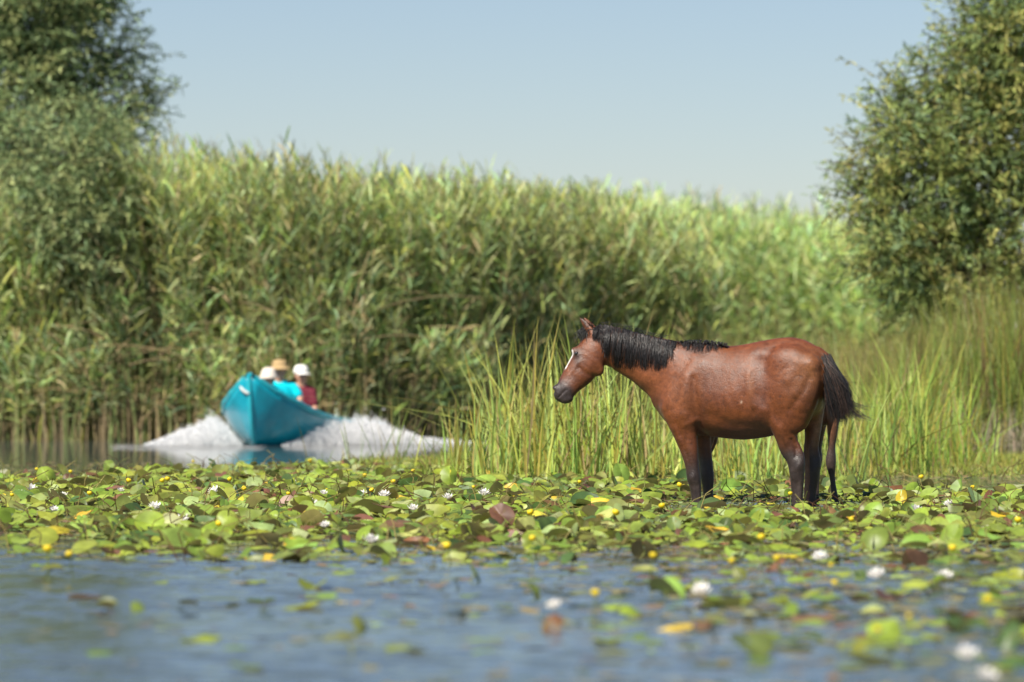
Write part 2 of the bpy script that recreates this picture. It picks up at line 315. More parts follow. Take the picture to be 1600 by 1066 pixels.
# ------------------------------------------------------------------ trees
def tree(label, base, limbs, blobs, seed, greens, twigs, lsize=(.085, .02), hang=.2, group=None):
    r = rng(seed); root = link('willow_tree', None); root.location = base
    tag(root, label, 'tree'); bx = np.array(base)
    S = Soup()
    for (pa, pb, ra, rb) in limbs:
        pa, pb = np.array(pa) - bx, np.array(pb) - bx; t = np.linspace(0, 1, 7)[:, None]
        p = pa + (pb - pa) * t + np.concatenate([np.zeros((1, 3)), r.normal(0, .05, (5, 3)), np.zeros((1, 3))])
        S.tubes(p[None], np.linspace(ra, rb, 7)[None], np.array([.1, .08, .05]), 7)
    me = S.mesh('trunk'); me.materials.append(M_bark); link('trunk', me, root)
    S = Soup(); T = Soup()
    wts = np.array([b[3] ** 2 * b[4] for b in blobs]); wts = wts / wts.sum()
    cnt = (wts * twigs).astype(int)
    for b, n in zip(blobs, cnt):
        c = np.array(b[:3]) - bx; R0, k = b[3], b[4]
        d = unit(r.normal(size=(n, 3))); rad = R0 * r.random(n) ** .42
        # clumps: gather twigs round a few sub-centres so that gaps and dark hollows appear
        sub = unit(r.normal(size=(14, 3))) * R0 * r.uniform(.35, 1.12, (14, 1)); j = r.integers(0, 14, n)
        o = np.where((r.random(n) < .7)[:, None], sub[j] + r.normal(0, R0 * .15, (n, 3)), d * rad[:, None])
        o = c + o * np.array([1, .9, 1.0])
        D = unit(unit(o - c) * .8 + r.normal(0, .45, (n, 3)) + np.array([0, 0, .35])); TL = r.uniform(.25, .75, n)
        tp = o[:, None] + D[:, None] * (TL[:, None] * np.array([0, .5, 1])[None])[..., None]; tp[:, 2, 2] -= hang * TL
        tp[:, 1, 2] -= hang * .25 * TL
        T.tubes(tp, np.array([[.006, .004, .002]]) * np.ones((n, 1)), np.array([.13, .09, .05]))
        m = 13; idx = np.repeat(np.arange(n), m); N = n * m; t = np.tile(np.linspace(.05, 1, m), n)
        Bp = o[idx] + D[idx] * (TL[idx] * t)[:, None]; Bp[:, 2] -= hang * TL[idx] * t ** 2
        LD = unit(D[idx] * .7 + r.normal(0, .65, (N, 3)))
        tw = r.random(n); g0 = np.array(greens)[r.integers(0, len(greens), n)] * (.75 + .5 * tw[:, None])
        g = g0[idx] * r.uniform(.7, 1.3, (N, 1))
        S.ribbons(Bp, LD, lsize[0] * r.uniform(.7, 1.4, N), lsize[1] * r.uniform(.7, 1.3, N), .25, g, 2, r)
    me = T.mesh('twigs'); me.materials.append(M_bark); link('twigs', me, root)
    me = S.mesh('crown'); me.materials.append(M_tree); link('crown', me, root)
    return root
YL, YR = 88.5, 77.0
def bl(px, py, rpx, Y, k=1., dy=0.): p = P(px, py, Y); return (p[0], Y + dy, p[2], rpx / FPX * Y, k)
tl = [bl(70, 30, 120, YL), bl(155, 60, 60, YL, 1), bl(-40, 120, 140, YL), bl(60, 170, 120, YL, 1, -.3), bl(165, 150, 62, YL, 1),
      bl(40, -90, 160, YL), bl(110, 270, 100, YL, 1, -.5), bl(170, 300, 65, YL, 1, -.6), bl(10, 330, 120, YL, .8), bl(175, 350, 55, YL, 1, -4.4), bl(160, 410, 50, YL, .7, -4.4), bl(120, 320, 60, YL, 1, -4.3), bl(205, 130, 24, YL, .8), bl(165, 265, 52, YL, 1, -4.4), bl(95, 255, 55, YL, 1, -4.4), bl(195, 225, 30, YL, .9, -3.5), bl(190, 215, 35, YL, 1)]
lb = P(60, 690, YL); lb[2] = 0
L1 = [(lb, P(65, 420, YL), .16, .12), (P(65, 420, YL), P(60, 150, YL), .12, .05), (P(62, 380, YL), P(160, 120, YL), .08, .02), (P(65, 400, YL), P(-40, 120, YL), .08, .02),
      (P(60, 200, YL), P(40, -120, YL), .05, .02), (P(65, 420, YL), P(160, 330, YL - .4), .06, .02)]
tree('tall dark green willow at left rising above the reeds', lb, L1, tl, 41, [(.26, .35, .15), (.33, .41, .18), (.40, .44, .18), (.18, .27, .13)], 6600, (.11, .024))
tr_ = [bl(1590, 60, 90, YR), bl(1520, 110, 72, YR), bl(1460, 180, 75, YR), bl(1398, 215, 50, YR, .9), bl(1358, 248, 30, YR, .7), bl(1600, 220, 130, YR, 1.1, .3),
       bl(1480, 290, 110, YR, 1.1), bl(1400, 335, 72, YR, 1.), bl(1412, 410, 70, YR, 1, -.3), bl(1500, 410, 90, YR, 1, -.2), bl(1600, 360, 120, YR, 1),
       bl(1650, 60, 150, YR), bl(1400, 140, 30, YR, .5), bl(1350, 310, 36, YR, .8), bl(1430, 460, 45, YR, .8)]
rb_ = P(1530, 690, YR); rb_[2] = 0
L2 = [(rb_, P(1530, 470, YR), .14, .11), (P(1530, 470, YR), P(1590, 60, YR), .1, .03), (P(1530, 470, YR), P(1380, 260, YR), .08, .02), (P(1530, 400, YR), P(1480, 150, YR), .07, .02),
      (P(1530, 470, YR), P(1400, 420, YR), .06, .02), (P(1530, 460, YR), P(1640, 250, YR), .08, .03), (P(1385, 255, YR), P(1275, 262, YR), .016, .004), (P(1400, 240, YR), P(1305, 205, YR), .012, .004), (P(1480, 180, YR), P(1395, 95, YR), .012, .004)]
tree('bushy olive green willow at right above the dark rushes', rb_, L2, tr_, 42, [(.26, .33, .10), (.34, .39, .11), (.19, .27, .10), (.42, .41, .13), (.22, .32, .15)], 4700, (.115, .025), .15)

# ------------------------------------------------------------------ implicit bodies
class Field:
    def __init__(s, lo, hi, h):
        s.h = h; s.lo = np.array(lo, float); s.ax = [np.arange(lo[i], hi[i] + h, h, dtype=np.float32) for i in range(3)]
        s.f = np.full([len(a) for a in s.ax], .4, np.float32)
    def sub(s, lo, hi):
        sl = []
        for i in range(3):
            a, b = np.searchsorted(s.ax[i], [lo[i], hi[i]]); sl.append(slice(max(a - 1, 0), b + 1))
        return tuple(sl), s.ax[0][sl[0]][:, None, None], s.ax[1][sl[1]][None, :, None], s.ax[2][sl[2]][None, None]
    def smin(s, sl, d, k):
        f = s.f[sl]; hh = np.clip(.5 + .5 * (f - d) / k, 0, 1); s.f[sl] = f * (1 - hh) + d * hh - k * hh * (1 - hh)
    def chain(s, st, k=.03, sub=3):
        """stations (x, d, z, in-plane radius, lateral radius)"""
        st = np.array(st, float); n = len(st)
        if sub > 1 and n > 2:
            e = np.vstack([2 * st[0] - st[1], st, 2 * st[-1] - st[-2]]); out = []
            for i in range(1, n):
                p0, p1, p2, p3 = e[i - 1:i + 3]
                for q in range(sub):
                    t = q / sub
                    out.append(.5 * (2 * p1 + (p2 - p0) * t + (2 * p0 - 5 * p1 + 4 * p2 - p3) * t * t + (3 * p1 - p0 - 3 * p2 + p3) * t ** 3))
            out.append(st[-1]); st = np.array(out); st[:, 3:] = np.maximum(st[:, 3:], .003)
        m = st[:, 3:].max() + max(k, .02) + .03
        lo = st[:, :3].min(0) - m; hi = st[:, :3].max(0) + m
        sl, X, D, Z = s.sub(lo, hi); best = None
        for a, b in zip(st[:-1], st[1:]):
            v = b[:3] - a[:3]; den = max(float(v @ v), 1e-9)
            t = np.clip(((X - a[0]) * v[0] + (D - a[1]) * v[1] + (Z - a[2]) * v[2]) / den, 0, 1)
            ex = X - a[0] - v[0] * t; ez = Z - a[2] - v[2] * t; ed = D - a[1] - v[1] * t
            r = a[3] + (b[3] - a[3]) * t; w_ = a[4] + (b[4] - a[4]) * t
            e2 = ex * ex + ez * ez; k1 = np.sqrt(e2 / r ** 2 + ed ** 2 / w_ ** 2) + 1e-6; k2 = np.sqrt(e2 / r ** 4 + ed ** 2 / w_ ** 4) + 1e-6
            d = k1 * (k1 - 1) / k2; best = d if best is None else np.minimum(best, d)
        s.smin(sl, best.astype(np.float32), k)
    def groove(s, pts, sig, amp, dside=0):
        """push the surface in (amp>0) or out (amp<0) round a polyline of (x,z), on one side (dside -1 / 1) or both (0)"""
        pts = np.array(pts, float); m = sig * 3
        lo = [pts[:, 0].min() - m, -9, pts[:, 1].min() - m]; hi = [pts[:, 0].max() + m, 9, pts[:, 1].max() + m]
        sl, X, D, Z = s.sub(lo, hi); best = np.full(np.broadcast(X, Z).shape, 9., np.float32)
        for a, b in zip(pts[:-1], pts[1:]):
            v = b - a; t = np.clip(((X - a[0]) * v[0] + (Z - a[1]) * v[1]) / (v @ v), 0, 1)
            best = np.minimum(best, np.hypot(X - a[0] - v[0] * t, Z - a[1] - v[1] * t))
        g = amp * np.exp(-(best / sig) ** 2)
        if dside: g = g * (np.clip(D * dside * 20, 0, 1))
        s.f[sl] += g.astype(np.float32)
    def surface(s, smooth=2):
        f = s.f; ins = f < 0; nx, ny, nz = f.shape
        acc = np.zeros((nx - 1, ny - 1, nz - 1, 3), np.float32); cnt = np.zeros((nx - 1, ny - 1, nz - 1), np.float32); Fq = []
        idx3 = [np.arange(n, dtype=np.float32) for n in f.shape]
        edges = []
        for ax in range(3):
            a = [slice(None)] * 3; b = [slice(None)] * 3; a[ax] = slice(0, -1); b[ax] = slice(1, None)
            f0, f1 = f[tuple(a)], f[tuple(b)]; cr = (f0 < 0) != (f1 < 0)
            ii = np.argwhere(cr); t = f0[cr] / (f0[cr] - f1[cr]); p = ii.astype(np.float32); p[:, ax] += t
            o = [i for i in range(3) if i != ax]
            for da in (0, -1):
                for db in (0, -1):
                    c = ii.copy(); c[:, o[0]] += da; c[:, o[1]] += db
                    ok = ((c >= 0) & (c < np.array(cnt.shape))).all(1)
                    np.add.at(acc, tuple(c[ok].T), p[ok]); np.add.at(cnt, tuple(c[ok].T), 1)
            edges.append((ax, o, ii, f0[cr] < 0))
        m = cnt > 0; vid = np.full(cnt.shape, -1, np.int64); vid[m] = np.arange(m.sum())
        V = acc[m] / cnt[m][:, None] * s.h + s.lo
        for ax, o, ii, neg in edges:
            ok = (ii[:, o[0]] > 0) & (ii[:, o[1]] > 0) & (ii[:, o[0]] < cnt.shape[o[0]]) & (ii[:, o[1]] < cnt.shape[o[1]]); ii, neg = ii[ok], neg[ok]
            def v(a_, b_):
                c = ii.copy(); c[:, o[0]] += a_; c[:, o[1]] += b_; return vid[tuple(c.T)]
            q = np.stack([v(-1, -1), v(0, -1), v(0, 0), v(-1, 0)], 1)
            flip = neg if ax != 1 else ~neg
            q[~flip] = q[~flip][:, ::-1]; Fq.append(q)
        F = np.concatenate(Fq)
        for _ in range(smooth):
            a = np.zeros_like(V); c = np.zeros(len(V), np.float32)
            for i in range(4):
                j = F[:, i]; k_ = F[:, (i + 1) % 4]; np.add.at(a, j, V[k_]); np.add.at(c, j, 1); np.add.at(a, k_, V[j]); np.add.at(c, k_, 1)
            V = V * .45 + (a / np.maximum(c, 1)[:, None]) * .55
        return V, F

# ------------------------------------------------------------------ the mare
YH, AH = 42.0, R(22); SA, CA = math.sin(AH), math.cos(AH); PXH = FPX / YH
def hx(px, D): return ((px - 1090) / PXH - D * SA) / CA
def hz(py): return CAMH + (HORY - py) / PXH
def u1(u, v): return 840 + u / 2.961, 480 + v / 2.961
def u2(a, b): return 850 + a / 5.923, 480 + b / 5.923
def st1(u, v, D, r, w_): px, py = u1(u, v); return (hx(px, D), D, hz(py), r / 2.961 / PXH, w_)
def st2(a, b, D, r, w_): px, py = u2(a, b); return (hx(px, D), D, hz(py), r / 5.923 / PXH, w_)
def stp(px, py, D, r, w_): return (hx(px, D), D, hz(py), r / PXH, w_)
H = Field((-1.12, -.42, -.22), (1.12, .36, 1.42), .0085)
# trunk: top and bottom traced against the length
T_ = np.array([(548, 400, 455, .05), (575, 335, 505, .10), (620, 262, 552, .145), (700, 205, 588, .172), (780, 186, 596, .195), (870, 184, 607, .228), (950, 174, 614, .245),
               (1020, 160, 606, .245), (1090, 146, 592, .24), (1160, 139, 570, .235), (1220, 150, 540, .222), (1270, 176, 500, .195), (1305, 205, 450, .15), (1330, 250, 380, .09)], float)
tx = np.array([hx(u1(t[0], 0)[0], 0) for t in T_]); ttop = np.array([hz(u1(0, t[1])[1]) for t in T_]); tbot = np.array([hz(u1(0, t[2])[1]) for t in T_])
sl, X, D, Z = H.sub((tx[0] - .12, -.42, .3), (tx[-1] + .12, .36, 1.35))
xx = np.linspace(tx[0], tx[-1], 400)
def sm(a): y = np.interp(xx, tx, a); k = np.hanning(41); k /= k.sum(); return np.convolve(np.pad(y, 20, 'edge'), k, 'valid')
top_, bot_, wid_ = sm(ttop), sm(tbot), sm(T_[:, 3])
Xc = np.clip(X, tx[0], tx[-1]); it = lambda a: np.interp(Xc.ravel(), xx, a).reshape(Xc.shape)
tp, bt, wd = it(top_), it(bot_), it(wid_); zc, hh = (tp + bt) / 2, (tp - bt) / 2
qz = (Z - zc) / hh; ww = wd * (1 - .16 * np.clip(qz, -1, 1)) * (1 - .10 * np.clip(qz, 0, 1))
nrm = (np.abs(qz) ** 2.15 + np.abs(D / ww) ** 2.15) ** (1 / 2.15)
dd = (nrm - 1) * np.minimum(hh, ww) * .9; ox = X - Xc
dd = np.where(np.abs(ox) > 0, np.sqrt(np.maximum(dd, 0) ** 2 + ox ** 2) + np.minimum(dd, 0) * 0, dd)
H.smin(sl, dd.astype(np.float32), .01)
# neck
H.chain([st1(790, 330, 0, 150, .15), st1(680, 325, -.01, 158, .14), st1(590, 290, -.02, 142, .115), st1(505, 248, -.035, 118, .09), st1(425, 215, -.055, 103, .075), st1(355, 190, -.075, 88, .068)], .07)
# head
H.chain([st2(475, 330, -.10, 118, .070), st2(432, 455, -.125, 158, .078), st2(345, 585, -.165, 146, .066), st2(262, 682, -.20, 118, .052), st2(205, 765, -.23, 98, .048), st2(178, 815, -.24, 74, .042)], .025)
H.chain([st2(120, 760, -.25, 38, .035), st2(135, 820, -.25, 40, .035)], .02)            # upper lip / nose
H.chain([st2(235, 850, -.24, 36, .03), st2(200, 865, -.245, 32, .03)], .015)            # chin
H.chain([st2(465, 540, -.155, 84, .03), st2(500, 580, -.15, 62, .028)], .03)             # cheek disc
H.chain([st2(290, 400, -.165, 34, .03), st2(315, 440, -.19, 26, .02)], .02)              # brow over the eye
# ears: near one pricked forward, far one behind
H.chain([st2(465, 262, -.13, 46, .030), st2(425, 205, -.13, 44, .022), st2(375, 140, -.13, 27, .015), st2(338, 98, -.13, 9, .009)], .015)
H.chain([st2(475, 250, -.02, 42, .03), st2(448, 190, -.01, 38, .022), st2(405, 130, 0, 22, .014), st2(380, 98, 0, 9, .009)], .015)
# near fore
near, far = -.125, .125
H.chain([st1(745, 330, -.10, 95, .07), st1(690, 400, -.12, 105, .075), st1(655, 455, -.125, 88, .075), st1(672, 520, near, 72, .07)], .05)
H.chain([stp(1066, 655, near, 24, .07), stp(1069, 672, near, 20.5, .062), stp(1075.5, 700, near, 15, .05), stp(1080.5, 728, near, 10.8, .04), stp(1083, 746, near, 11.2, .042),
         stp(1085.5, 760, near, 9.2, .034), stp(1087, 775, near, 8.0, .03), stp(1088, 792, near, 8.2, .031), stp(1088, 806, near, 10, .038), stp(1085, 822, near, 10, .045)], .03)
# far fore
H.chain([st1(740, 470, .11, 80, .07), stp(1090, 655, far, 22, .07), stp(1096, 675, far, 17, .055), stp(1100, 700, far, 12.5, .045), stp(1104, 728, far, 10.8, .04), stp(1106, 746, far, 11, .04),
         stp(1107, 765, far, 8.6, .032), stp(1108, 790, far, 8.0, .03), stp(1108, 808, far, 10, .038), stp(1105, 822, far, 10, .045)], .03)
# near hind
H.chain([st1(1150, 300, -.13, 120, .10), st1(1170, 400, -.145, 112, .105), st1(1155, 490, -.14, 92, .09), stp(1222, 664, -.14, 22, .078), stp(1224.5, 680, -.135, 18, .06), stp(1229, 700, -.13, 15.5, .048),
         stp(1236, 714, -.13, 13.2, .042), stp(1240, 728, -.13, 13, .043), stp(1241, 746, -.13, 11.4, .038), stp(1241, 762, -.13, 10, .033), stp(1241, 780, -.13, 9.4, .032), stp(1242, 800, -.13, 10.5, .037), stp(1238, 820, -.13, 11, .046)], .035)
H.chain([stp(1246, 722, -.13, 6.5, .025), stp(1248, 712, -.13, 4.5, .018), stp(1241, 696, -.13, 5, .02)], .02)   # point of hock and tendon
H.chain([st1(1240, 270, -.12, 52, .06), st1(1245, 340, -.13, 48, .06), st1(1222, 430, -.13, 50, .06), st1(1195, 520, -.13, 45, .055)], .04)   # buttock muscle
# far hind
H.chain([st1(1240, 330, .12, 100, .08), stp(1262, 610, .13, 30, .08), stp(1267, 640, .13, 19, .07), stp(1268, 662, .13, 14.5, .058), stp(1267, 685, .13, 12, .05), stp(1264, 705, .13, 11, .044),
         stp(1265, 722, .13, 11.8, .042), stp(1267, 735, .13, 12.2, .042), stp(1266, 750, .13, 11, .036), stp(1264, 768, .13, 10, .033), stp(1264, 790, .13, 9.6, .035), stp(1262, 815, .13, 10, .045)], .035)
H.chain([stp(1274, 727, .13, 6, .024), stp(1276, 716, .13, 3.6, .017), stp(1271, 690, .13, 4, .018)], .02)
# dock of the tail
H.chain([st1(1290, 215, 0, 26, .04), st1(1335, 250, 0, 20, .03), st1(1370, 330, 0, 12, .02)], .03)
def g1(l): return [(hx(u1(u, v)[0], -.17), hz(u1(u, v)[1])) for u, v in l]
def g2(l): return [(hx(u2(u, v)[0], -.2), hz(u2(u, v)[1])) for u, v in l]
# muscle relief, near side
H.groove(g1([(745, 585), (740, 500), (728, 420), (722, 330)]), .03, .012, -1)         # behind the triceps
H.groove(g1([(680, 490), (690, 400), (700, 330)]), .055, -.014, -1)                     # shoulder blade mass
H.groove(g1([(560, 440), (585, 380), (640, 320), (690, 250)]), .03, .006, -1)         # front of shoulder
H.groove(g1([(690, 545), (735, 520)]), .02, -.006, -1)
H.groove(g1([(1035, 270), (1040, 330), (1035, 400)]), .085, .017, -1)                  # flank hollow
H.groove(g1([(975, 300), (985, 380), (1010, 455)]), .028, -.006, -1)                   # last rib
H.groove(g1([(1000, 205), (1030, 212)]), .055, -.010, -1)                               # hip point
H.groove(g1([(1050, 480), (1085, 540)]), .035, -.008, -1)                              # stifle
H.groove(g1([(1170, 470), (1220, 400), (1245, 330)]), .022, .007, -1)                  # split of the ham
H.groove(g1([(1200, 270), (1160, 330)]), .05, -.008, -1)
H.groove(g1([(1250, 262), (1262, 272)]), .04, -.012, -1)                               # point of buttock
H.groove(g1([(800, 500), (900, 545), (1010, 545)]), .04, .006, -1)
for q in range(4): H.groove(g1([(800 + 40 * q, 300), (815 + 40 * q, 400), (850 + 38 * q, 490)]), .02, .0006, -1)
def gp(l): return [(hx(a, -.13), hz(b)) for a, b in l]
H.groove(gp([(1235, 686), (1240, 700), (1241, 712)]), .011, .012, -1); H.groove(gp([(1248, 723), (1246, 730)]), .02, -.006, -1); H.groove(gp([(1233, 735), (1236, 745)]), .014, -.006, -1)
H.groove(gp([(1243, 752), (1244, 785)]), .008, .008, -1); H.groove(gp([(1084, 744), (1083, 750)]), .020, -.007, -1); H.groove(gp([(1089, 757), (1090, 785)]), .007, .008, -1)
H.groove(gp([(1062, 660), (1070, 690), (1078, 725)]), .010, .006, -1); H.groove(gp([(1058, 672), (1066, 690)]), .025, -.008, -1); H.groove(gp([(1222, 668), (1228, 690)]), .02, -.007, -1)
# face relief
H.groove(g2([(555, 420), (575, 520), (560, 600)]), .014, .008, -1)                     # behind the jaw
H.groove(g2([(330, 560), (400, 620), (470, 650)]), .02, .006, -1)
H.groove(g2([(340, 500), (300, 560), (240, 640)]), .013, -.005, -1)                    # facial crest
H.groove(g2([(175, 835), (205, 800), (235, 770)]), .006, .009, -1)                     # mouth
H.groove(g2([(118, 770), (128, 785)]), .008, .014, -1)                                 # nostril
H.groove(g2([(105, 740), (140, 735)]), .012, -.005, -1)
H.groove(g2([(450, 215), (400, 150)]), .007, .006, -1)                                 # ear hollow
# column map of the near surface, used to lay the mane on the neck
HI = (H.f < 0); nearD = np.where(HI.any(1), H.ax[1][HI.argmax(1)], np.nan)
def near_surface(Xq, Zq):
    i = np.clip(np.round((Xq - H.lo[0]) / H.h).astype(int), 0, nearD.shape[0] - 1); j = np.clip(np.round((Zq - H.lo[2]) / H.h).astype(int), 0, nearD.shape[1] - 1)
    return nearD[i, j]
def vnoise(V, s, seed):   # cheap smooth noise from sines
    r = rng(seed); o = 0
    for q in range(6):
        k = r.normal(size=3) * s; o = o + np.sin(V @ k + r.uniform(0, 6.28))
    return o / 3
V, F = H.surface(2)
V[:, 1] += np.sign(V[:, 1] + .001) * np.clip(np.abs(V[:, 1]) * 12, 0, 1) * (.0028 * vnoise(V, 13, 11) + .0008 * vnoise(V, 34, 12)) * np.clip((V[:, 0] + .75) * 5, .2, 1)
def sstep(a, b, x): t = np.clip((x - a) / (b - a), 0, 1); return t * t * (3 - 2 * t)
def pic(V): wx = V[:, 0] * CA + V[:, 1] * SA; return 1090 + wx * PXH, HORY - (V[:, 2] - CAMH) * PXH
def horse_colour(V, pxy, coat, leg_top, extra=None):
    c = np.tile(np.array(coat), (len(V), 1)); n1, n2, n3 = vnoise(V, 9, 1), vnoise(V, 30, 2), vnoise(V, 90, 3)
    c = c * np.clip(1 + .20 * n1[:, None] + .10 * n2[:, None] + .07 * n3[:, None], .4, 1.8)
    c[:, 0] *= 1 + .04 * n1
    return c, n1, n2, n3
px, py = pic(V); c, n1, n2, n3 = horse_colour(V, (px, py), (.122, .034, .0075), 0)
def mix(c, k, col): return c * (1 - k[:, None]) + np.array(col) * k[:, None]
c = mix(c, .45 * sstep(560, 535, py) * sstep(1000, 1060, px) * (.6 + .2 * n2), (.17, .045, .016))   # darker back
c = mix(c, .30 * np.exp(-((px - 1262) / 22) ** 2 - ((py - 575) / 30) ** 2), (.34, .14, .05))        # golden tint of the rump, its bright sunlit spot painted in
c = mix(c, .35 * sstep(1120, 1160, px) * sstep(640, 690, py) * (px < 1200), (.09, .032, .016))      # shade under the belly, painted into the coat
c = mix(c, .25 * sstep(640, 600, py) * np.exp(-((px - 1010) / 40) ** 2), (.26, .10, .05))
legk = np.where(px < 1150, sstep(690, 735, py + 6 * n2), sstep(680, 715, py + 6 * n2))
def dark(u, v, su, sv, k, col=(.055, .016, .008)):  # soft patch of tone
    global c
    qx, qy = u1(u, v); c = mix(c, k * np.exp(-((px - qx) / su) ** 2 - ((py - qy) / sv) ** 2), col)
dark(760, 500, 9, 22, .6); dark(1025, 430, 12, 18, .4); dark(560, 470, 7, 22, .5); dark(1018, 300, 13, 36, .38); dark(900, 575, 60, 9, .6); dark(720, 200, 30, 9, .4)  # painted shade behind the elbow, on flank and chest, under the belly
dark(470, 370, 26, 8, .6); dark(530, 430, 10, 14, .6); dark(1230, 500, 9, 22, .5); dark(978, 350, 6, 26, .35, (.24, .09, .03)); dark(650, 400, 26, 30, .35, (.20, .075, .03)); dark(1210, 330, 26, 28, .3, (.22, .085, .03))  # painted shade under neck and behind thigh; then highlights on rib, shoulder, haunch
fh = V[:, 1] > .03
for (qx, qy) in ((1281, 640), (1278, 655), (1274, 672), (1269, 690), (1263, 706), (1259, 722), (1257, 740), (1256, 758), (1256, 772)):
    c = mix(c, fh * (.0 if qy < 0 else .75) * np.exp(-((px - qx) / 5) ** 2 - ((py - qy) / 10) ** 2), (.26, .13, .07))  # sunlit rear edge of the far hind leg, painted as a tan strip
legk = legk * np.where(fh & (px < 1262) & (px > 1240), .35, 1)
c = mix(c, legk * .95, (.020, .015, .013)); c = mix(c, legk * .22 * sstep(.3, 1.1, n2), (.11, .085, .07))
a_, b_ = (px - 850) * 5.923, (py - 480) * 5.923
hd = px < 950
muz = sstep(140, 70, np.hypot((a_ - 150) / 1.05, (b_ - 820) / 1.0) - 25 + 12 * n2) * hd
c = mix(c, muz * .95, (.024, .019, .019))
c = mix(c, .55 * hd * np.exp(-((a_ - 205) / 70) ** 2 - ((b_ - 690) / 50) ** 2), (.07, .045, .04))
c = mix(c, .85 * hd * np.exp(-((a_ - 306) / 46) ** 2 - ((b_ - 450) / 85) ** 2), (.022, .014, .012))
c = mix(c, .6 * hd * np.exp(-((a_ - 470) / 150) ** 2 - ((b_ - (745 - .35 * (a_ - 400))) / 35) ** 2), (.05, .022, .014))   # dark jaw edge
blaze = hd * (b_ > 395) * (b_ < 565) * sstep(.03, .02, np.abs(V[:, 1] + .155 + .12 * ((b_ - 400) / 500))) * (a_ < 330 - .45 * (b_ - 380) + 0)
c = mix(c, blaze * .0, (.7, .66, .62))
# blaze down the front of the face
bq = np.clip((b_ / 12).astype(int), 0, 200); amin = np.full(202, 1e9); hdv = hd & (b_ > 300) & (b_ < 700)
np.minimum.at(amin, bq[hdv], a_[hdv]); fr = a_ - amin[bq]
c = mix(c, hdv * sstep(385, 405, b_) * sstep(585, 560, b_) * sstep(17, 8, fr), (.66, .62, .58))
m_ear = hd * (b_ < 260); c = mix(c, .7 * m_ear * sstep(24, 6, np.abs((a_ - 385) - .62 * (b_ - 150)) * .8) * (b_ < 190), (.03, .02, .018))
# fly specks and scars
r = rng(5)
for q in range(70):
    sx, sy = r.uniform(1000, 1260), r.uniform(545, 680); c = mix(c, .7 * np.exp(-((px - sx) ** 2 + (py - sy) ** 2) / r.uniform(.5, 1.3)), (.04, .02, .012))
for sx, sy, s_ in ((1214, 619, 3.), (1213, 630, 1.5), (1150, 628, 1.), (1215, 596, 1)): c = mix(c, .85 * np.exp(-((px - sx) ** 2 + (py - sy) ** 2) / s_), (.03, .012, .01))
c = mix(c, .5 * np.exp(-((px - 1155) ** 2 / 2 + (py - 628) ** 2 / 5)), (.5, .4, .3))
c = np.clip(c, .008, .9)
def coat_mat(name):
    m, nn, ll = newmat(name); at = nn.new('ShaderNodeAttribute'); at.attribute_name = 'col'
    tc = nn.new('ShaderNodeTexCoord'); mp = nn.new('ShaderNodeMapping'); mp.inputs['Scale'].default_value = (1, 1, .35); ll.new(tc.outputs['Object'], mp.inputs[0])
    n1_ = noise(nn, ll, 230, 3, mp.outputs[0]); n2_ = noise(nn, ll, 26, 4, tc.outputs['Object'], .6)
    mr = nn.new('ShaderNodeMapRange'); mr.inputs[1].default_value = .3; mr.inputs[2].default_value = .7; mr.inputs[3].default_value = .45; mr.inputs[4].default_value = 1.5
    ad = nn.new('ShaderNodeMath'); ad.operation = 'MULTIPLY_ADD'; ad.inputs[1].default_value = .5; ll.new(n1_.outputs['Fac'], ad.inputs[0])
    h5 = nn.new('ShaderNodeMath'); h5.operation = 'MULTIPLY'; h5.inputs[1].default_value = .5; ll.new(n2_.outputs['Fac'], h5.inputs[0]); ll.new(h5.outputs[0], ad.inputs[2])
    ll.new(ad.outputs[0], mr.inputs[0])
    mu = nn.new('ShaderNodeMix'); mu.data_type = 'RGBA'; mu.blend_type = 'MULTIPLY'; mu.inputs[0].default_value = 1
    ll.new(at.outputs['Color'], mu.inputs[6]); ll.new(mr.outputs[0], mu.inputs[7])
    pb = nn.new('ShaderNodeBsdfPrincipled'); ll.new(mu.outputs[2], pb.inputs['Base Color'])
    rr = nn.new('ShaderNodeMapRange'); rr.inputs[3].default_value = .28; rr.inputs[4].default_value = .58; ll.new(n2_.outputs['Fac'], rr.inputs[0]); ll.new(rr.outputs[0], pb.inputs['Roughness'])
    pb.inputs['Specular IOR Level'].default_value = .5; pb.inputs['Sheen Weight'].default_value = .03; pb.inputs['Sheen Roughness'].default_value = .4
    bp = nn.new('ShaderNodeBump'); bp.inputs['Strength'].default_value = .6; bp.inputs['Distance'].default_value = .010
    ll.new(ad.outputs[0], bp.inputs['Height']); ll.new(bp.outputs[0], pb.inputs['Normal'])
    out = nn.new('ShaderNodeOutputMaterial'); ll.new(pb.outputs[0], out.inputs[0]); return m
M_coat = coat_mat('horse_coat'); M_hair = plain('black_hair', (.014, .012, .012), .46, .5, .1, 40, attr=True)
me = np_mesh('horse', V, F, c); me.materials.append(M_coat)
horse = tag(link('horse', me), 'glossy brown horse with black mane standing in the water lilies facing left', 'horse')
horse.location = (XP(1090, YH), YH, 0); horse.rotation_euler = (0, 0, -AH)
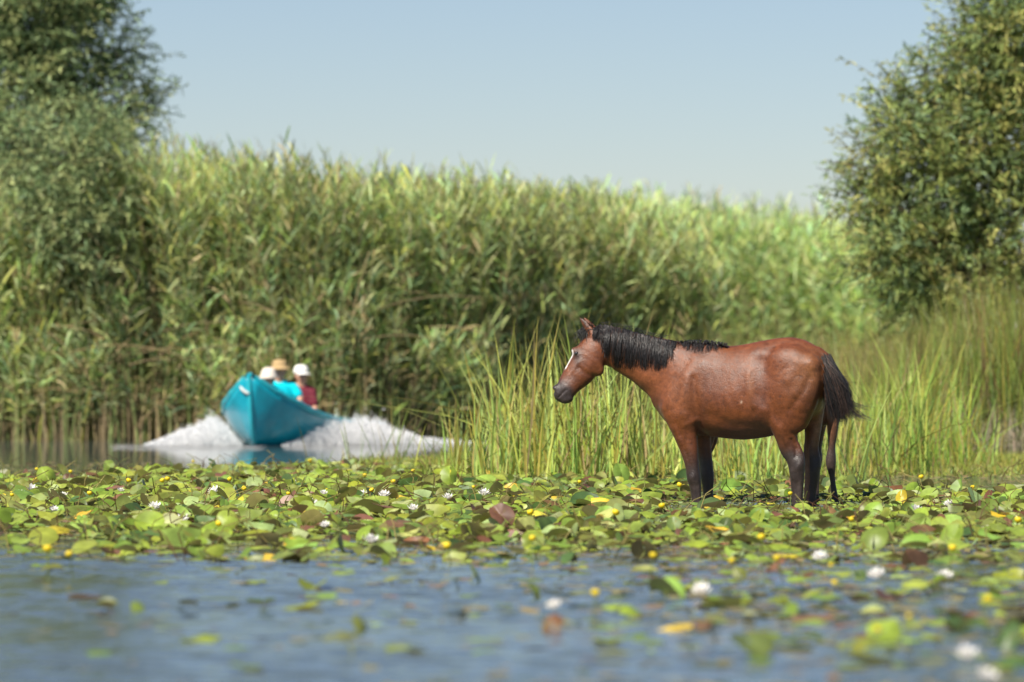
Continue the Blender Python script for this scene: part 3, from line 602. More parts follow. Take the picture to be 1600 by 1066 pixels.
# eye
def ball(name, c_, r_, mat, parent, sx=(1, 1, 1)):
    import bmesh
    me = bpy.data.meshes.new(name); bm = bmesh.new(); bmesh.ops.create_uvsphere(bm, u_segments=20, v_segments=12, radius=1)
    for v in bm.verts: v.co = Vector((v.co.x * r_ * sx[0] + c_[0], v.co.y * r_ * sx[1] + c_[1], v.co.z * r_ * sx[2] + c_[2]))
    for f in bm.faces: f.smooth = True
    bm.to_mesh(me); bm.free(); me.materials.append(mat); return link(name, me, parent)
M_eye = plain('eye_gloss', (.012, .008, .006), .08, .7, .0, 5, coat=1)
ex, ez = hx(u2(303, 430)[0], -.2), hz(u2(0, 430)[1]); sdn = near_surface(np.array([ex]), np.array([ez]))[0]
ball('eye', (ex, (sdn if sdn == sdn else -.2) + .008, ez), .0165, M_eye, horse)
ball('eye', (ex - .01, -.10, ez + .0), .0165, M_eye, horse)
# hair
def strands(S, P0, P1, P2, P3, wid, col, seg=8, r=None):
    t = np.linspace(0, 1, seg + 1)[None, :, None]
    p = ((1 - t) ** 3) * P0[:, None] + 3 * t * (1 - t) ** 2 * P1[:, None] + 3 * t * t * (1 - t) * P2[:, None] + t ** 3 * P3[:, None]
    rad = (wid[:, None] * np.linspace(1, .25, seg + 1)[None]); S.tubes(p, rad, col); return p
def mane(seed=51):
    r = rng(seed); S = Soup()
    cx = [470, 520, 560, 650, 750, 850, 950, 1050, 1150, 1215, 1300, 1400, 1500, 1600, 1690]; cy = [190, 165, 160, 180, 200, 228, 258, 283, 302, 318, 312, 305, 306, 318, 345]
    ex_ = [470, 560, 600, 680, 850, 1000, 1080, 1150, 1190, 1230, 1330, 1420, 1500, 1600, 1690]; ey = [280, 380, 470, 560, 560, 570, 590, 540, 430, 345, 400, 430, 430, 400, 360]
    n = 3000; s_ = r.uniform(470, 1690, n); keep = (s_ < 1205) | (s_ > 1290) | (r.random(n) < .25); s_ = s_[keep]
    k = (s_ > 1290) & (r.random(len(s_)) < .75); s_ = s_[~k]; n = len(s_)
    cl = np.round((s_ + 9 * np.sin(s_ * .07)) / 17 + .3 * r.normal(size=n)) * 17                                    # locks
    y0 = np.interp(s_, cx, cy) + r.uniform(-4, 14, n); y1 = np.interp(cl, ex_, ey); y1 = y0 + (y1 - y0) * (1.05 - .75 * r.random(n) ** 1.3)
    xe = s_ + .3 * (cl - s_) - 12 + r.normal(0, 14, n) + 14 * np.sin(cl * .05)
    K = 8; t = np.linspace(0, 1, K)[None]
    ax = s_[:, None] + (xe - s_)[:, None] * t ** 1.3 + 9 * np.sin(t * 3 + cl[:, None]) ; ay = y0[:, None] + (y1 - y0)[:, None] * t
    ay = ay - (26 * r.random(n) ** 2)[:, None] * np.sin(t * math.pi) * (t < .5)
    px_, py_ = u2(ax, ay); Dg = np.full(ax.shape, -.08)
    for _ in range(3):
        Xq = hx(px_, Dg); Zq = hz(py_); sd_ = near_surface(Xq, Zq); Dg = np.where(np.isfinite(sd_), sd_ - .006 - .012 * r.random((n, 1)) - .008 * np.sin(t * 3.1), Dg)
    root_D = np.interp(s_, [470, 700, 1000, 1600], [-.085, -.06, -.03, 0]); wgt = np.clip(1 - t * 3.2, 0, 1) ** 1.0
    Dl = Dg * (1 - wgt) + root_D[:, None] * wgt; Xs = hx(px_, Dl); sd_ = near_surface(Xs, hz(py_)); Dg = np.where(np.isfinite(sd_), np.minimum(Dl, sd_ - .004 - .012 * r.random((n, 1))), Dl); Xq = hx(px_, Dg)
    pts = np.stack([Xq, Dg, hz(py_)], -1)
    col = np.array([[.016, .014, .015]]) * r.uniform(.5, 1.6, (n, 1)); b = r.random(n) < .06; col[b] = (.06, .03, .02)
    S.tubes(pts, np.linspace(.0022, .0008, K)[None] * r.uniform(.7, 1.3, (n, 1)), col)
    # fly-away hairs above the crest and the forelock
    m = 150; s0 = r.uniform(470, 1100, m); y = np.interp(s0, cx, cy)
    def W2(a, b, D_): p_, q_ = u2(a, b); return np.stack([hx(p_, D_), D_, hz(q_)], -1)
    D0 = np.full(m, -.07); P0 = W2(s0, y + 8, D0); P3 = W2(s0 + r.normal(40, 35, m), y - r.uniform(0, 32, m), D0 + r.normal(0, .02, m))
    P1 = P0 + np.array([0, 0, .02]); P2 = (P0 + P3) / 2 + np.array([0, 0, .025])
    strands(S, P0, P1, P2, P3, np.full(m, .0014), np.full((m, 3), .015), 6)
    m = 300; P0 = W2(430 + r.normal(0, 28, m), 215 + r.normal(0, 18, m), -.10 + r.normal(0, .02, m))
    ex1 = 430 - 165 * r.random(m) ** 1.7; ey1 = 300 - .1 * (430 - ex1) + r.normal(0, 34, m); up = r.random(m) < .15; ey1[up] = r.uniform(80, 170, up.sum()); ex1[up] = r.uniform(330, 480, up.sum())
    P3 = W2(ex1, ey1, -.15 + r.normal(0, .02, m)); P1 = P0 + np.array([-.01, -.01, .02]); P2 = P0 * .45 + P3 * .55 + np.stack([r.normal(-.01, .008, m), -.01 + 0 * ex1, r.normal(.022, .01, m)], 1)
    strands(S, P0, P1, P2, P3, r.uniform(.0018, .0036, m), np.full((m, 3), .014), 7)
    me = S.mesh('mane'); me.materials.append(M_hair); return link('mane', me, horse)
mane()
def tail(seed=52):
    r = rng(seed); S = Soup(); n = 1500
    def W1(a, b, D_): p_, q_ = u1(a, b); return np.stack([hx(p_, D_), D_, hz(q_)], -1)
    q = r.random(n); lock = np.round(q * 26) / 26; q = q * .5 + lock * .5
    D0 = r.normal(-.02, .025, n)
    P0 = W1(1272 + 66 * q + r.normal(0, 5, n), 236 - 14 * q + r.normal(0, 6, n) + 40 * r.random(n) * q, D0)
    P1 = W1(1285 + 95 * q, 290 + 10 * q + r.normal(0, 10, n), D0 - .03)
    P2 = W1(1315 + 118 * q + r.normal(0, 6, n), 400 - 15 * q + r.normal(0, 12, n), D0 - .03)
    ex1 = 1335 + 100 * q ** .8 + r.normal(0, 12, n); ey1 = 490 + 25 * np.sin(q * 3.1) + r.normal(0, 18, n) - 40 * q ** 3
    short = r.random(n) < .25; ey1[short] -= r.uniform(20, 120, short.sum()); ex1[short] -= 8
    wi = r.random(n) < .085; ex1[wi] = r.uniform(1430, 1540, wi.sum()); ey1[wi] = 505 + .12 * (ex1[wi] - 1430) + r.normal(0, 9, wi.sum()) - 55 * (r.random(wi.sum()) < .3)
    P3 = W1(ex1, ey1, D0 - .02)
    P2[wi] = W1(1395 + r.normal(0, 10, wi.sum()), 480 + r.normal(0, 14, wi.sum()), D0[wi] - .02)
    col = np.array([[.014, .012, .012]]) * r.uniform(.5, 2.2, (n, 1)); b = r.random(n) < .2; col[b] = (.075, .042, .03)
    strands(S, P0, P1, P2, P3, r.uniform(.0014, .0036, n), col, 9)
    me = S.mesh('tail'); me.materials.append(M_hair); return link('tail', me, horse)
tail()

# ------------------------------------------------------------------ the foal behind, facing right, head turned in under the mare
def foal():
    Fd = Field((-.72, -.45, -.2), (.72, .35, 1.1), .0095); YF = 42.62; K = FPX / YF
    def q(px, py, D, r_, w_): return ((px - 1200) / K, D, CAMH + (HORY - py) / K, r_ / K, w_)
    Fd.chain([q(1122, 624, 0, 30, .13), q(1150, 622, 0, 38, .16), q(1200, 628, 0, 38, .165), q(1250, 632, 0, 38, .155), q(1280, 634, 0, 33, .12)], .05)
    Fd.chain([q(1280, 615, 0, 26, .09), q(1292, 596, -.06, 22, .07), q(1286, 580, -.16, 18, .06)], .05)
    Fd.chain([q(1286, 580, -.18, 15, .055), q(1275, 595, -.24, 15, .05), q(1262, 615, -.28, 11, .04), q(1254, 630, -.30, 9, .035)], .02)
    Fd.chain([q(1290, 572, -.17, 4, .012), q(1296, 558, -.17, 2, .006)], .01)
    Fd.chain([q(1299, 640, -.09, 15, .06), q(1300.5, 655, -.09, 10.5, .045), q(1299.5, 678, -.09, 8, .038), q(1298.5, 698, -.09, 5.8, .028), q(1297.2, 716, -.09, 8.2, .033), q(1297.5, 728, -.09, 7.6, .031), q(1299, 742, -.09, 4.9, .021), q(1300.5, 756, -.09, 4.5, .02), q(1303, 774, -.09, 5.2, .024), q(1305, 790, -.09, 6, .027), q(1307, 806, -.09, 7, .034)], .02)
    Fd.chain([q(1283, 645, .09, 14, .06), q(1281, 675, .09, 9, .04), q(1279, 700, .09, 6, .03), q(1278, 718, .09, 8, .033), q(1277, 745, .09, 5, .021), q(1276, 775, .09, 5, .024), q(1277, 806, .09, 7, .034)], .02)
    for D0, sx in ((-.09, 0), (.09, 12)):
        Fd.chain([q(1122, 630, D0, 26, .08), q(1112 + sx * .3, 655, D0, 16, .06), q(1105 + sx * .6, 690, D0, 9, .045), q(1098 + sx * .2, 716, D0, 8, .034), q(1097.5, 730, D0, 8.4, .034), q(1101, 745, D0, 6.4, .026), q(1105, 762, D0, 6.4, .024), q(1109, 780, D0, 6.6, .026), q(1114, 806, D0, 8, .036)], .025)
    V, F = Fd.surface(2); px = 1200 + V[:, 0] * K; py = HORY - (V[:, 2] - CAMH) * K
    c, n1, n2, n3 = horse_colour(V, None, (.15, .062, .030), 0)
    k = np.where(px > 1250, sstep(670, 715, py + 5 * n2), sstep(760, 800, py)); c = mix(c, k * .9, (.035, .025, .022))
    me = np_mesh('foal', V, F, np.clip(c, .01, .9)); me.materials.append(M_coat); o = link('foal', me); o.location = (XP(1200, YF), YF, 0)
    S = Soup(); r = rng(3); m = 160
    P0 = np.stack([(1108 + r.normal(0, 3, m) - 1200) / K, r.normal(0, .012, m), CAMH + (HORY - 606 + r.normal(0, 4, m)) / K], 1)
    P3 = P0 + np.stack([r.normal(-.01, .02, m), r.normal(0, .02, m), r.uniform(-.34, -.2, m)], 1)
    strands(S, P0, P0 + np.array([-.04, 0, 0]), P3 + np.array([-.03, 0, .1]), P3, np.full(m, .002), np.full((m, 3), .02), 6)
    me = S.mesh('tail'); me.materials.append(M_hair); link('tail', me, o)
    tag(o, 'small foal almost hidden behind the brown horse, its thin dark forelegs showing', 'horse')
foal()
# ------------------------------------------------------------------ the boat
YB = 78.0; TH = R(13.5); BL = 4.9
bow = P(390, 590, YB)
boat = link('motorboat', None); boat.location = (bow[0], YB, 0); boat.rotation_euler = (0, 0, 0)
tag(boat, 'turquoise blue motorboat with raised bow throwing up white spray', 'boat')
def B(s, b, z):   # s along the length 0..1, b to starboard (picture right)
    return (s * BL * math.sin(TH) + b * math.cos(TH), s * BL * math.cos(TH) - b * math.sin(TH), z)
sh = lambda s: np.interp(s, [0, .04, .09, .15, .22, .35, .6, 1], [.935, .77, .635, .52, .43, .34, .27, .25])
be = lambda s: np.interp(s, [0, .02, .06, .12, .2, .32, .5, .8, 1], [.03, .15, .33, .52, .64, .73, .77, .74, .60])
kl = lambda s: np.interp(s, [0, .02, .05, .1, .16, .3, 1], [.80, .35, .06, -.04, -.08, -.12, -.14])
M_hull = plain('hull_paint', (.0, .30, .40), .3, .5, .12, 6, .1, coat=.4)
M_hull2 = plain('rail_paint', (.02, .40, .48), .35, .5, .1, 8, .1)
ss = np.concatenate([np.linspace(0, .2, 14), np.linspace(.25, 1, 14)]); NP = 9
rows = []
for s in ss:
    top, bb, k = float(sh(s)), float(be(s)), float(kl(s)); row = []
    for j in range(-NP, NP + 1):
        a = abs(j) / NP; fl = a ** np.interp(s, [0, .06, .15, .4, 1], [1.15, .85, .62, .5, .45]); zz = k + (top - k) * a ** np.interp(s, [0, .15, .4, 1], [1.0, 1.25, 1.9, 2.4])
        if abs(j) == NP - 1: fl *= .995
        row.append(B(s, math.copysign(bb * fl, j) if j else 0, zz))
    rows.append(row)
V = np.array(rows); n, m = V.shape[:2]; V = V.reshape(-1, 3)
i = np.arange(n - 1)[:, None] * m + np.arange(m - 1)[None]; F = np.stack([i, i + 1, i + m + 1, i + m], -1).reshape(-1, 4)
me = np_mesh('hull', V, F[:, ::-1]); me.materials.append(M_hull); hull = link('hull', me, boat)
so = hull.modifiers.new('thick', 'SOLIDIFY'); so.thickness = .03; so.offset = 1
S = Soup()
for sgn in (-1, 1):
    p = np.array([B(s, sgn * (float(be(s)) + .012), float(sh(s)) + .012) for s in ss]); S = Soup(); S.tubes(p[None], np.full((1, len(ss)), .042), np.array([.02, .4, .5]), 8)
    me = S.mesh('gunwale'); me.materials.append(M_hull2); link('gunwale', me, boat)
S = Soup(); p = np.array([B(s, 0, z) for s, z in ((-.004, .99), (-.002, .90), (.0, .75), (.008, .5), (.02, .3), (.045, .08), (.09, -.04))]); S.tubes(p[None], np.array([[.045, .042, .036, .032, .03, .028, .02]]), np.array([.02, .4, .5]), 8)
me = S.mesh('stem_post'); me.materials.append(M_hull2); link('stem_post', me, boat)
def slab(name, s0, s1, z, th, mat, inset=.05):
    V = []
    for s, k in ((s0, -1), (s0, 1), (s1, 1), (s1, -1)):
        V.append(B(s, k * (float(be(s)) - inset), z))
    V2 = [(x, y, zz - th) for x, y, zz in V]; me = bpy.data.meshes.new(name)
    me.from_pydata(V + V2, [], [(0, 1, 2, 3), (7, 6, 5, 4), (0, 4, 5, 1), (1, 5, 6, 2), (2, 6, 7, 3), (3, 7, 4, 0)]); me.materials.append(mat); return link(name, me, boat)
slab('foredeck', .012, .14, .60, .03, M_hull2, .04) if False else None
slab('bench', .33, .38, .22, .03, M_hull2); slab('bench', .47, .52, .20, .03, M_hull2); slab('transom', .985, 1.0, .25, .42, M_hull, .0)
S = Soup(); p = np.array([B(.03, -.17, .86), B(.022, -.16, .82), B(.006, -.12, .78), B(-.006, -.05, .74), B(-.006, -.0, .71)]); S.tubes(p[None], np.full((1, 5), .022), np.array([.5, .5, .48]), 6)
me = S.mesh('mooring_strap'); me.materials.append(plain('strap', (.45, .47, .46), .8)); link('mooring_strap', me, boat)

# ------------------------------------------------------------------ people in the boat
M_skin = plain('skin', (.52, .27, .18), .5, .4, .08, 15)
def person(label, px, py, Y, face, shirt_col, hatkind, hatcol, arms, glasses=False, hair=(.03, .02, .015), shirt_neck=.0, lean=0., scale=1.):
    """local frame: x to picture right, y away, z up; origin = centre of the head"""
    c0 = P(px, py, Y); F = Field((-.42, -.45, -.78), (.48, .4, .2), .0095)
    hd = np.array([math.sin(face), -math.cos(face)])
    F.chain([(0, .0, .035, .078, .088), (hd[0] * .01, hd[1] * .01, -.03, .068, .075), (hd[0] * .025, hd[1] * .025, -.085, .045, .05)], .03, 2)
    F.chain([(hd[0] * .085, hd[1] * .085, .02, .011, .011), (hd[0] * .108, hd[1] * .108, -.02, .013, .013)], .012)      # nose
    F.chain([(hd[0] * .078, hd[1] * .078, -.06, .014, .018), (hd[0] * .08, hd[1] * .08, -.065, .012, .016)], .012)
    sd_ = np.array([hd[1], -hd[0]])
    for k in (-1, 1): F.chain([(sd_[0] * .082 * k, sd_[1] * .082 * k, .015, .02, .018), (sd_[0] * .083 * k, sd_[1] * .083 * k, -.02, .015, .014)], .01)
    F.chain([(0, .02, -.08, .05, .05), (0, .03, -.16, .052, .056)], .03)
    F.chain([(0, .04, -.20, .12, .09), (lean * .4, .03, -.33, .165, .115), (lean, .02, -.5, .15, .11), (lean, .02, -.66, .16, .125)], .05)
    F.chain([(-.14, .03, -.215, .055, .06), (.14, .03, -.215, .055, .06)], .05)
    for (sh_, el_, wr_) in arms:
        F.chain([(*sh_, .055, .055), (*(np.array(sh_) * .5 + np.array(el_) * .5), .05, .05), (*el_, .04, .04)], .03); F.chain([(*el_, .04, .04), (*wr_, .026, .026)], .02)
        wv = unit(np.array(wr_) - np.array(el_)); pc = np.array(wr_) + wv * .055
        F.chain([(*wr_, .024, .024), (*pc, .034, .022)], .02)
        lat = unit(np.cross(wv, [0, 1., .2]))
        for q_ in range(4):
            f0 = pc + lat * (q_ - 1.5) * .021; L_ = [.05, .065, .06, .045][q_]; f1 = f0 + wv * L_ * .7; f2 = f1 + wv * L_ * .25 + np.array([0, .01, -.03])
            F.chain([(*f0, .011, .011), (*f1, .010, .010), (*f2, .008, .008)], .006)
        t0 = np.array(wr_) + wv * .02 - lat * .02; F.chain([(*t0, .012, .012), (*(t0 - lat * .03 + wv * .03), .010, .010), (*(t0 - lat * .032 + wv * .055), .008, .008)], .008)
    V, Q = F.surface(1); me = np_mesh('person', V, Q); me.materials.append(M_skin); o = link('person', me); o.location = c0; tag(o, label, 'person', 'people riding in the boat'); o.scale = (scale,) * 3
    # shirt: a slightly larger shell round trunk and upper arms
    G = Field((-.42, -.35, -.80), (.48, .4, -.1), .0105)
    G.chain([(0, .035, -.185, .10, .085), (0, .04, -.22, .145, .10), (lean * .4, .03, -.33, .185, .132), (lean, .02, -.5, .17, .13), (lean, .02, -.68, .18, .145)], .05)
    G.chain([(-.15, .03, -.22, .068, .075), (.15, .03, -.22, .068, .075)], .05)
    for (sh_, el_, wr_) in arms:
        e2 = np.array(sh_) * .38 + np.array(el_) * .62; G.chain([(*sh_, .07, .07), (*e2, .068, .066)], .03)
    V, Q = G.surface(1); me = np_mesh('shirt', V, Q); me.materials.append(plain('shirt_cloth', shirt_col, .85, .2, .08, 12, .6)); link('shirt', me, o)
    # hair and hat
    V, Q = None, None
    G = Field((-.2, -.2, -.14), (.2, .2, .2), .009); b = -hd * .02
    G.chain([(b[0], b[1], .05, .092, .096), (b[0] * 2, b[1] * 2, -.02, .075, .08)], .02); sl, X, D, Z = G.sub((-.2, -.2, -.14), (.2, .2, .2))
    G.f[sl] = np.maximum(G.f[sl], (X * hd[0] + D * hd[1]) - .045 + .0 * Z); V, Q = G.surface(1); me = np_mesh('hair', V, Q); me.materials.append(plain('hair', hair, .6)); link('hair', me, o)
    th = np.linspace(0, 2 * math.pi, 33)[:-1]
    def lathe(prof, sx=1., sy=1., cx=0., cy=0., tilt=0.):
        V = np.array([[(math.cos(a) * r_ * sx + cx, math.sin(a) * r_ * sy + cy, z + tilt * (math.cos(a) * hd[0] + math.sin(a) * hd[1]) * r_) for a in th] for r_, z in prof]); n_ = len(prof)
        k = np.arange(n_ - 1)[:, None] * 32; j = np.arange(32)[None]; j2 = (j + 1) % 32
        return V.reshape(-1, 3), np.stack([k + j, k + j2, k + 32 + j2, k + 32 + j], -1).reshape(-1, 4)
    if hatkind == 'brim': V, Q = lathe([(.165, .03), (.167, .035), (.14, .058), (.112, .068), (.106, .10), (.098, .145), (.07, .168), (.03, .17), (.002, .165)], tilt=.02)
    elif hatkind == 'bucket': V, Q = lathe([(.15, .01), (.152, .014), (.118, .062), (.108, .10), (.092, .14), (.05, .16), (.002, .163)], tilt=-.1)
    else: V, Q = lathe([(.108, .045), (.110, .06), (.106, .10), (.085, .142), (.045, .162), (.002, .165)])
    me = np_mesh('hat', V, Q); me.materials.append(plain('hat_cloth', hatcol, .9, .15, .1, 25, .5)); hat = link('hat', me, o)
    if hatkind == 'cap':
        V = []
        for r_, z in ((.10, .055), (.14, .045), (.175, .030)):
            for a in np.linspace(-.95, .95, 11): V.append(((hd[0] * math.cos(a) + sd_[0] * math.sin(a)) * r_ * (1 - .12 * abs(a)), (hd[1] * math.cos(a) + sd_[1] * math.sin(a)) * r_ * (1 - .12 * abs(a)), z - .01 * a * a))
        k = np.arange(2)[:, None] * 11 + np.arange(10)[None]; me = np_mesh('cap_peak', V, np.stack([k, k + 1, k + 12, k + 11], -1).reshape(-1, 4)); me.materials.append(hat.data.materials[0]); pk = link('cap_peak', me, hat)
        so = pk.modifiers.new('t', 'SOLIDIFY'); so.thickness = .006
    if glasses:
        S = Soup()
        for k in (-1, 1):
            cc = np.array([hd[0] * .085 + sd_[0] * .033 * k, hd[1] * .085 + sd_[1] * .033 * k, .012]); a = np.linspace(0, 2 * math.pi, 13)[:-1]
            ring = cc + np.array([sd_[0], sd_[1], 0]) * (np.cos(a) * .028)[:, None] + np.array([0, 0, 1]) * (np.sin(a) * .020)[:, None]
            r2 = cc + (ring - cc) * .02 + np.array([hd[0], hd[1], 0]) * .008; j = np.arange(12); j2 = (j + 1) % 12
            S.add(np.concatenate([ring, r2]), np.stack([j, j2, j2 + 12, j + 12], 1), np.array([.01, .01, .01]))
            ear = np.array([sd_[0] * .084 * k, sd_[1] * .084 * k, .02]); S.tubes(np.stack([ring[0 if k > 0 else 6], ear])[None], np.full((1, 2), .003), np.array([.01, .01, .01]))
        me = S.mesh('sunglasses'); me.materials.append(plain('dark_lens', (.01, .01, .012), .1, .7)); link('sunglasses', me, o)
    return o
person('person in straw sun hat and turquoise T-shirt sitting in the middle of the boat', 437, 581, 80.2, -.12, (.0, .50, .60), 'brim', (.40, .28, .14),
       [((.20, .02, -.23), (.29, -.03, -.38), (.27, -.20, -.50)), ((-.20, .02, -.23), (-.22, -.04, -.46), (-.10, -.25, -.56))])
person('person in pale bucket hat sitting low in the boat near its bow', 419.5, 591, 79.6, -.5, (.0, .36, .46), 'bucket', (.66, .58, .50),
       [((-.18, .02, -.24), (-.21, -.04, -.46), (-.08, -.20, -.55)), ((.18, .02, -.24), (.2, -.04, -.46), (.08, -.2, -.55))], scale=.92)
person('person in white cap, sunglasses and maroon shirt sitting at the right of the boat', 470.5, 588, 81.2, .55, (.14, .022, .035), 'cap', (.74, .72, .68),
       [((.15, .0, -.25), (.20, -.05, -.46), (.19, -.22, -.52)), ((-.18, .03, -.25), (-.18, -.06, -.48), (-.02, -.2, -.5))], glasses=True)

# ------------------------------------------------------------------ spray
def spray():
    r = rng(61); V0 = []; n = 330000
    # crest height of the spray against picture column
    hp = [225, 260, 300, 335, 348, 366, 380, 436, 470, 500, 530, 560, 590, 620, 655, 700, 760]; hv = [.0, .10, .25, .335, .32, .14, .0, .0, .09, .26, .33, .345, .30, .20, .09, .05, .0]
    px = np.where(r.random(n) < .36, r.uniform(225, 378, n), r.uniform(440, 760, n)); hh = np.interp(px, hp, hv)
    keep = r.random(n) < (hh / .43 + .05); px, hh = px[keep], hh[keep]; n = len(px)
    lump = 1 + .10 * np.sin(px * .13) * np.sin(px * .031 + 1) + .04 * np.sin(px * .41)
    q = r.random(n) ** 1.15; hh = hh * .93; z = hh * lump * q * (1 + np.clip(r.normal(0, .16, n), -.35, .35)) + .004
    far_ = r.random(n) < .03; z[far_] *= r.uniform(1, 1.45, far_.sum())
    Y = np.where(px < 400, 79.2, 79.5 + (px - 480) * .006) + r.normal(0, .5, n)
    pos = np.stack([XP(px, Y), Y, z], 1)
    s = .0042 * np.exp(r.normal(0, .45, n)); tet = np.array([[1, 1, 1], [-1, -1, 1], [-1, 1, -1], [1, -1, -1]]) * .8
    ang = r.uniform(0, 6.28, n); ca, sa = np.cos(ang), np.sin(ang)
    T = tet[None] * s[:, None, None] * np.stack([np.full(n, 1.3), np.ones(n), np.ones(n)], 1)[:, None]
    T = np.stack([T[..., 0] * ca[:, None] - T[..., 1] * sa[:, None], T[..., 0] * sa[:, None] + T[..., 1] * ca[:, None], T[..., 2]], -1)
    V = (pos[:, None] + T).reshape(-1, 3); k = np.arange(n)[:, None] * 4
    F = np.concatenate([k + [0, 1, 2], k + [1, 3, 2]]).reshape(-1, 3)
    me = np_mesh('spray', V, F, np.full((len(V), 3), .93), False); m_ = leafmat('spray_drop', .5, .5, .3, vary=.0); me.materials.append(m_)
    tag(link('spray', me), 'white spray thrown up on both sides of the turquoise boat', 'spray', kind='stuff')
    # churned water inside the spray: a lumpy low ridge on each side
    S = Soup()
    for (a, b, y0) in ((232, 379, 79.4), (440, 745, 79.8)):
        pxs = np.linspace(a, b, 60); h_ = np.interp(pxs, hp, hv) * .62; K = 14; ph = np.linspace(0, math.pi, K)
        W_ = .45 + 0 * pxs
        Vv = np.array([[(XP(p_, y0) , y0 + (p_ - a) * .006 - math.cos(f) * w_ * (1 + .15 * math.sin(p_ * .3 + f * 3)), max(-.02, (h1 * math.sin(f) ** .7 if f < math.pi else 0) * (1 + .05 * math.sin(p_ * .37 + f * 4) + .03 * math.sin(p_ * .9 - f * 7)) - .01)) for f in ph] for p_, h1, w_ in zip(pxs, h_, W_)])
        i_ = np.arange(59)[:, None] * K + np.arange(K - 1)[None]; S.add(Vv, np.stack([i_, i_ + K, i_ + K + 1, i_ + 1], -1).reshape(-1, 4), np.array([.75, .78, .8]))
    m2 = plain('foam', (.88, .90, .92), .9, .2, .06, 14, .4); tag(S.build('foam', m2), 'churned white foam ridge beside the boat hull', 'foam', kind='stuff')
    # flecks of foam on the water in front
    r = rng(62); n = 2600; px = np.where(r.random(n) < .4, r.uniform(170, 400, n), r.uniform(440, 790, n)); Y = 79 - 6 * r.random(n) ** 1.6; S = Soup()
    Bp = np.stack([XP(px, Y), Y, np.full(n, .006)], 1); D = np.stack([np.ones(n), r.normal(0, .3, n), np.zeros(n)], 1)
    S.ribbons(Bp, D, r.uniform(.04, .25, n), r.uniform(.02, .10, n), 0, np.full((n, 3), .7) * r.uniform(.7, 1.05, (n, 1)), 2, side=np.tile([0, 1., 0], (n, 1)))
    tag(S.build('foam_flecks', m_), 'flecks of foam on the water in front of the boat', 'foam', kind='stuff')
spray()

# ------------------------------------------------------------------ water lilies
NA, RG = 17, np.array([.04, .4, .72, .93, 1.0])
def pads_geo(r, n, R0, tilt, cup, fold, wav, curl):
    th = np.linspace(.10, 2 * math.pi - .10, NA)[None, None]; rr = RG[None, :, None]
    rad = (1 + .10 * np.cos(th)) * (1 + .03 * np.sin(3 * th + r.uniform(0, 6, (n, 1, 1)))) * rr * .95
    x = rad * np.cos(th) * R0[:, None, None]; y = rad * np.sin(th) * .92 * R0[:, None, None]
    z = R0[:, None, None] * (cup[:, None, None] * rr ** 2 + fold[:, None, None] * np.abs(np.sin(th)) * rr + wav[:, None, None] * rr ** 2 * np.sin(th * 4 + r.uniform(0, 6, (n, 1, 1))) + .5 * wav[:, None, None] * rr ** 3 * np.sin(th * 7 + r.uniform(0, 6, (n, 1, 1)))
                             + curl[:, None, None] * np.clip(rr - .6, 0, 1) ** 1.0 * np.maximum(0, np.cos(th - r.uniform(0, 6, (n, 1, 1)))))
    # folding shortens the width
    y = y * (1 - .35 * np.clip(np.abs(fold), 0, 1))[:, None, None]
    a = r.uniform(0, 2 * math.pi, n); ca, sa = np.cos(a)[:, None, None], np.sin(a)[:, None, None]
    x, y = x * ca - y * sa, x * sa + y * ca
    b = r.uniform(0, 2 * math.pi, n); b = np.where(r.random(n) < .55, r.normal(-math.pi / 2, .7, n), b)     # many tilt so that the face looks to the light / viewer
    tx_, ty_ = np.cos(b)[:, None, None], np.sin(b)[:, None, None]; ct, st_ = np.cos(tilt)[:, None, None], np.sin(tilt)[:, None, None]
    al = x * tx_ + y * ty_; pe = -x * ty_ + y * tx_
    al2 = al * ct + z * st_; z2 = -al * st_ + z * ct
    x, y = al2 * tx_ - pe * ty_, al2 * ty_ + pe * tx_
    z2 = z2 - z2.min((1, 2), keepdims=True)
    return np.stack([x, y, z2], -1)       # n, rings, angles, 3
K_ = len(RG); i_ = np.arange(K_ - 1)[:, None] * NA + np.arange(NA - 1)[None]
PF = np.stack([i_, i_ + NA, i_ + NA + 1, i_ + 1], -1).reshape(-1, 4)
PALS = {'yellow-green': (.23, .295, .04), 'bright green': (.20, .29, .045), 'olive green': (.15, .18, .04), 'dark green': (.07, .12, .03), 'pale green': (.30, .36, .13), 'reddish brown': (.17, .085, .045), 'yellow': (.55, .42, .04)}
PN = list(PALS); PW = np.array([.40, .17, .22, .08, .07, .045, .015])
def pad_params(r, n, kind=None):
    k = r.choice(5, n, p=[.34, .34, .20, .09, .03]) if kind is None else np.full(n, kind)   # flat, tilted, folded, cupped, upright
    tilt = np.choose(k, [r.uniform(0, .10, n), r.uniform(.10, .38, n), r.uniform(.05, .35, n), r.uniform(0, .2, n), r.uniform(.6, 1.2, n)])
    cup = np.choose(k, [r.uniform(-.02, .05, n), r.uniform(-.15, .2, n), r.uniform(-.1, .1, n), r.uniform(.25, .45, n), r.uniform(-.25, .25, n)])
    fold = np.choose(k, [np.zeros(n), r.uniform(-.3, .3, n), r.choice([-1, 1, 1], n) * r.uniform(.45, .95, n), r.uniform(-.1, .3, n), r.uniform(-.3, .5, n)])
    wav = np.choose(k, [r.uniform(.0, .03, n), r.uniform(.03, .12, n), r.uniform(.02, .08, n), r.uniform(.03, .1, n), r.uniform(.03, .12, n)])
    curl = np.where(r.random(n) < .35, r.uniform(-1.1, .9, n), 0) * (k > 0)
    return k, tilt, cup - .10 * (k > 0) * r.random(n), fold, wav * .6, curl
POSE = ['flat floating', 'tilted', 'folded', 'cupped', 'upright']
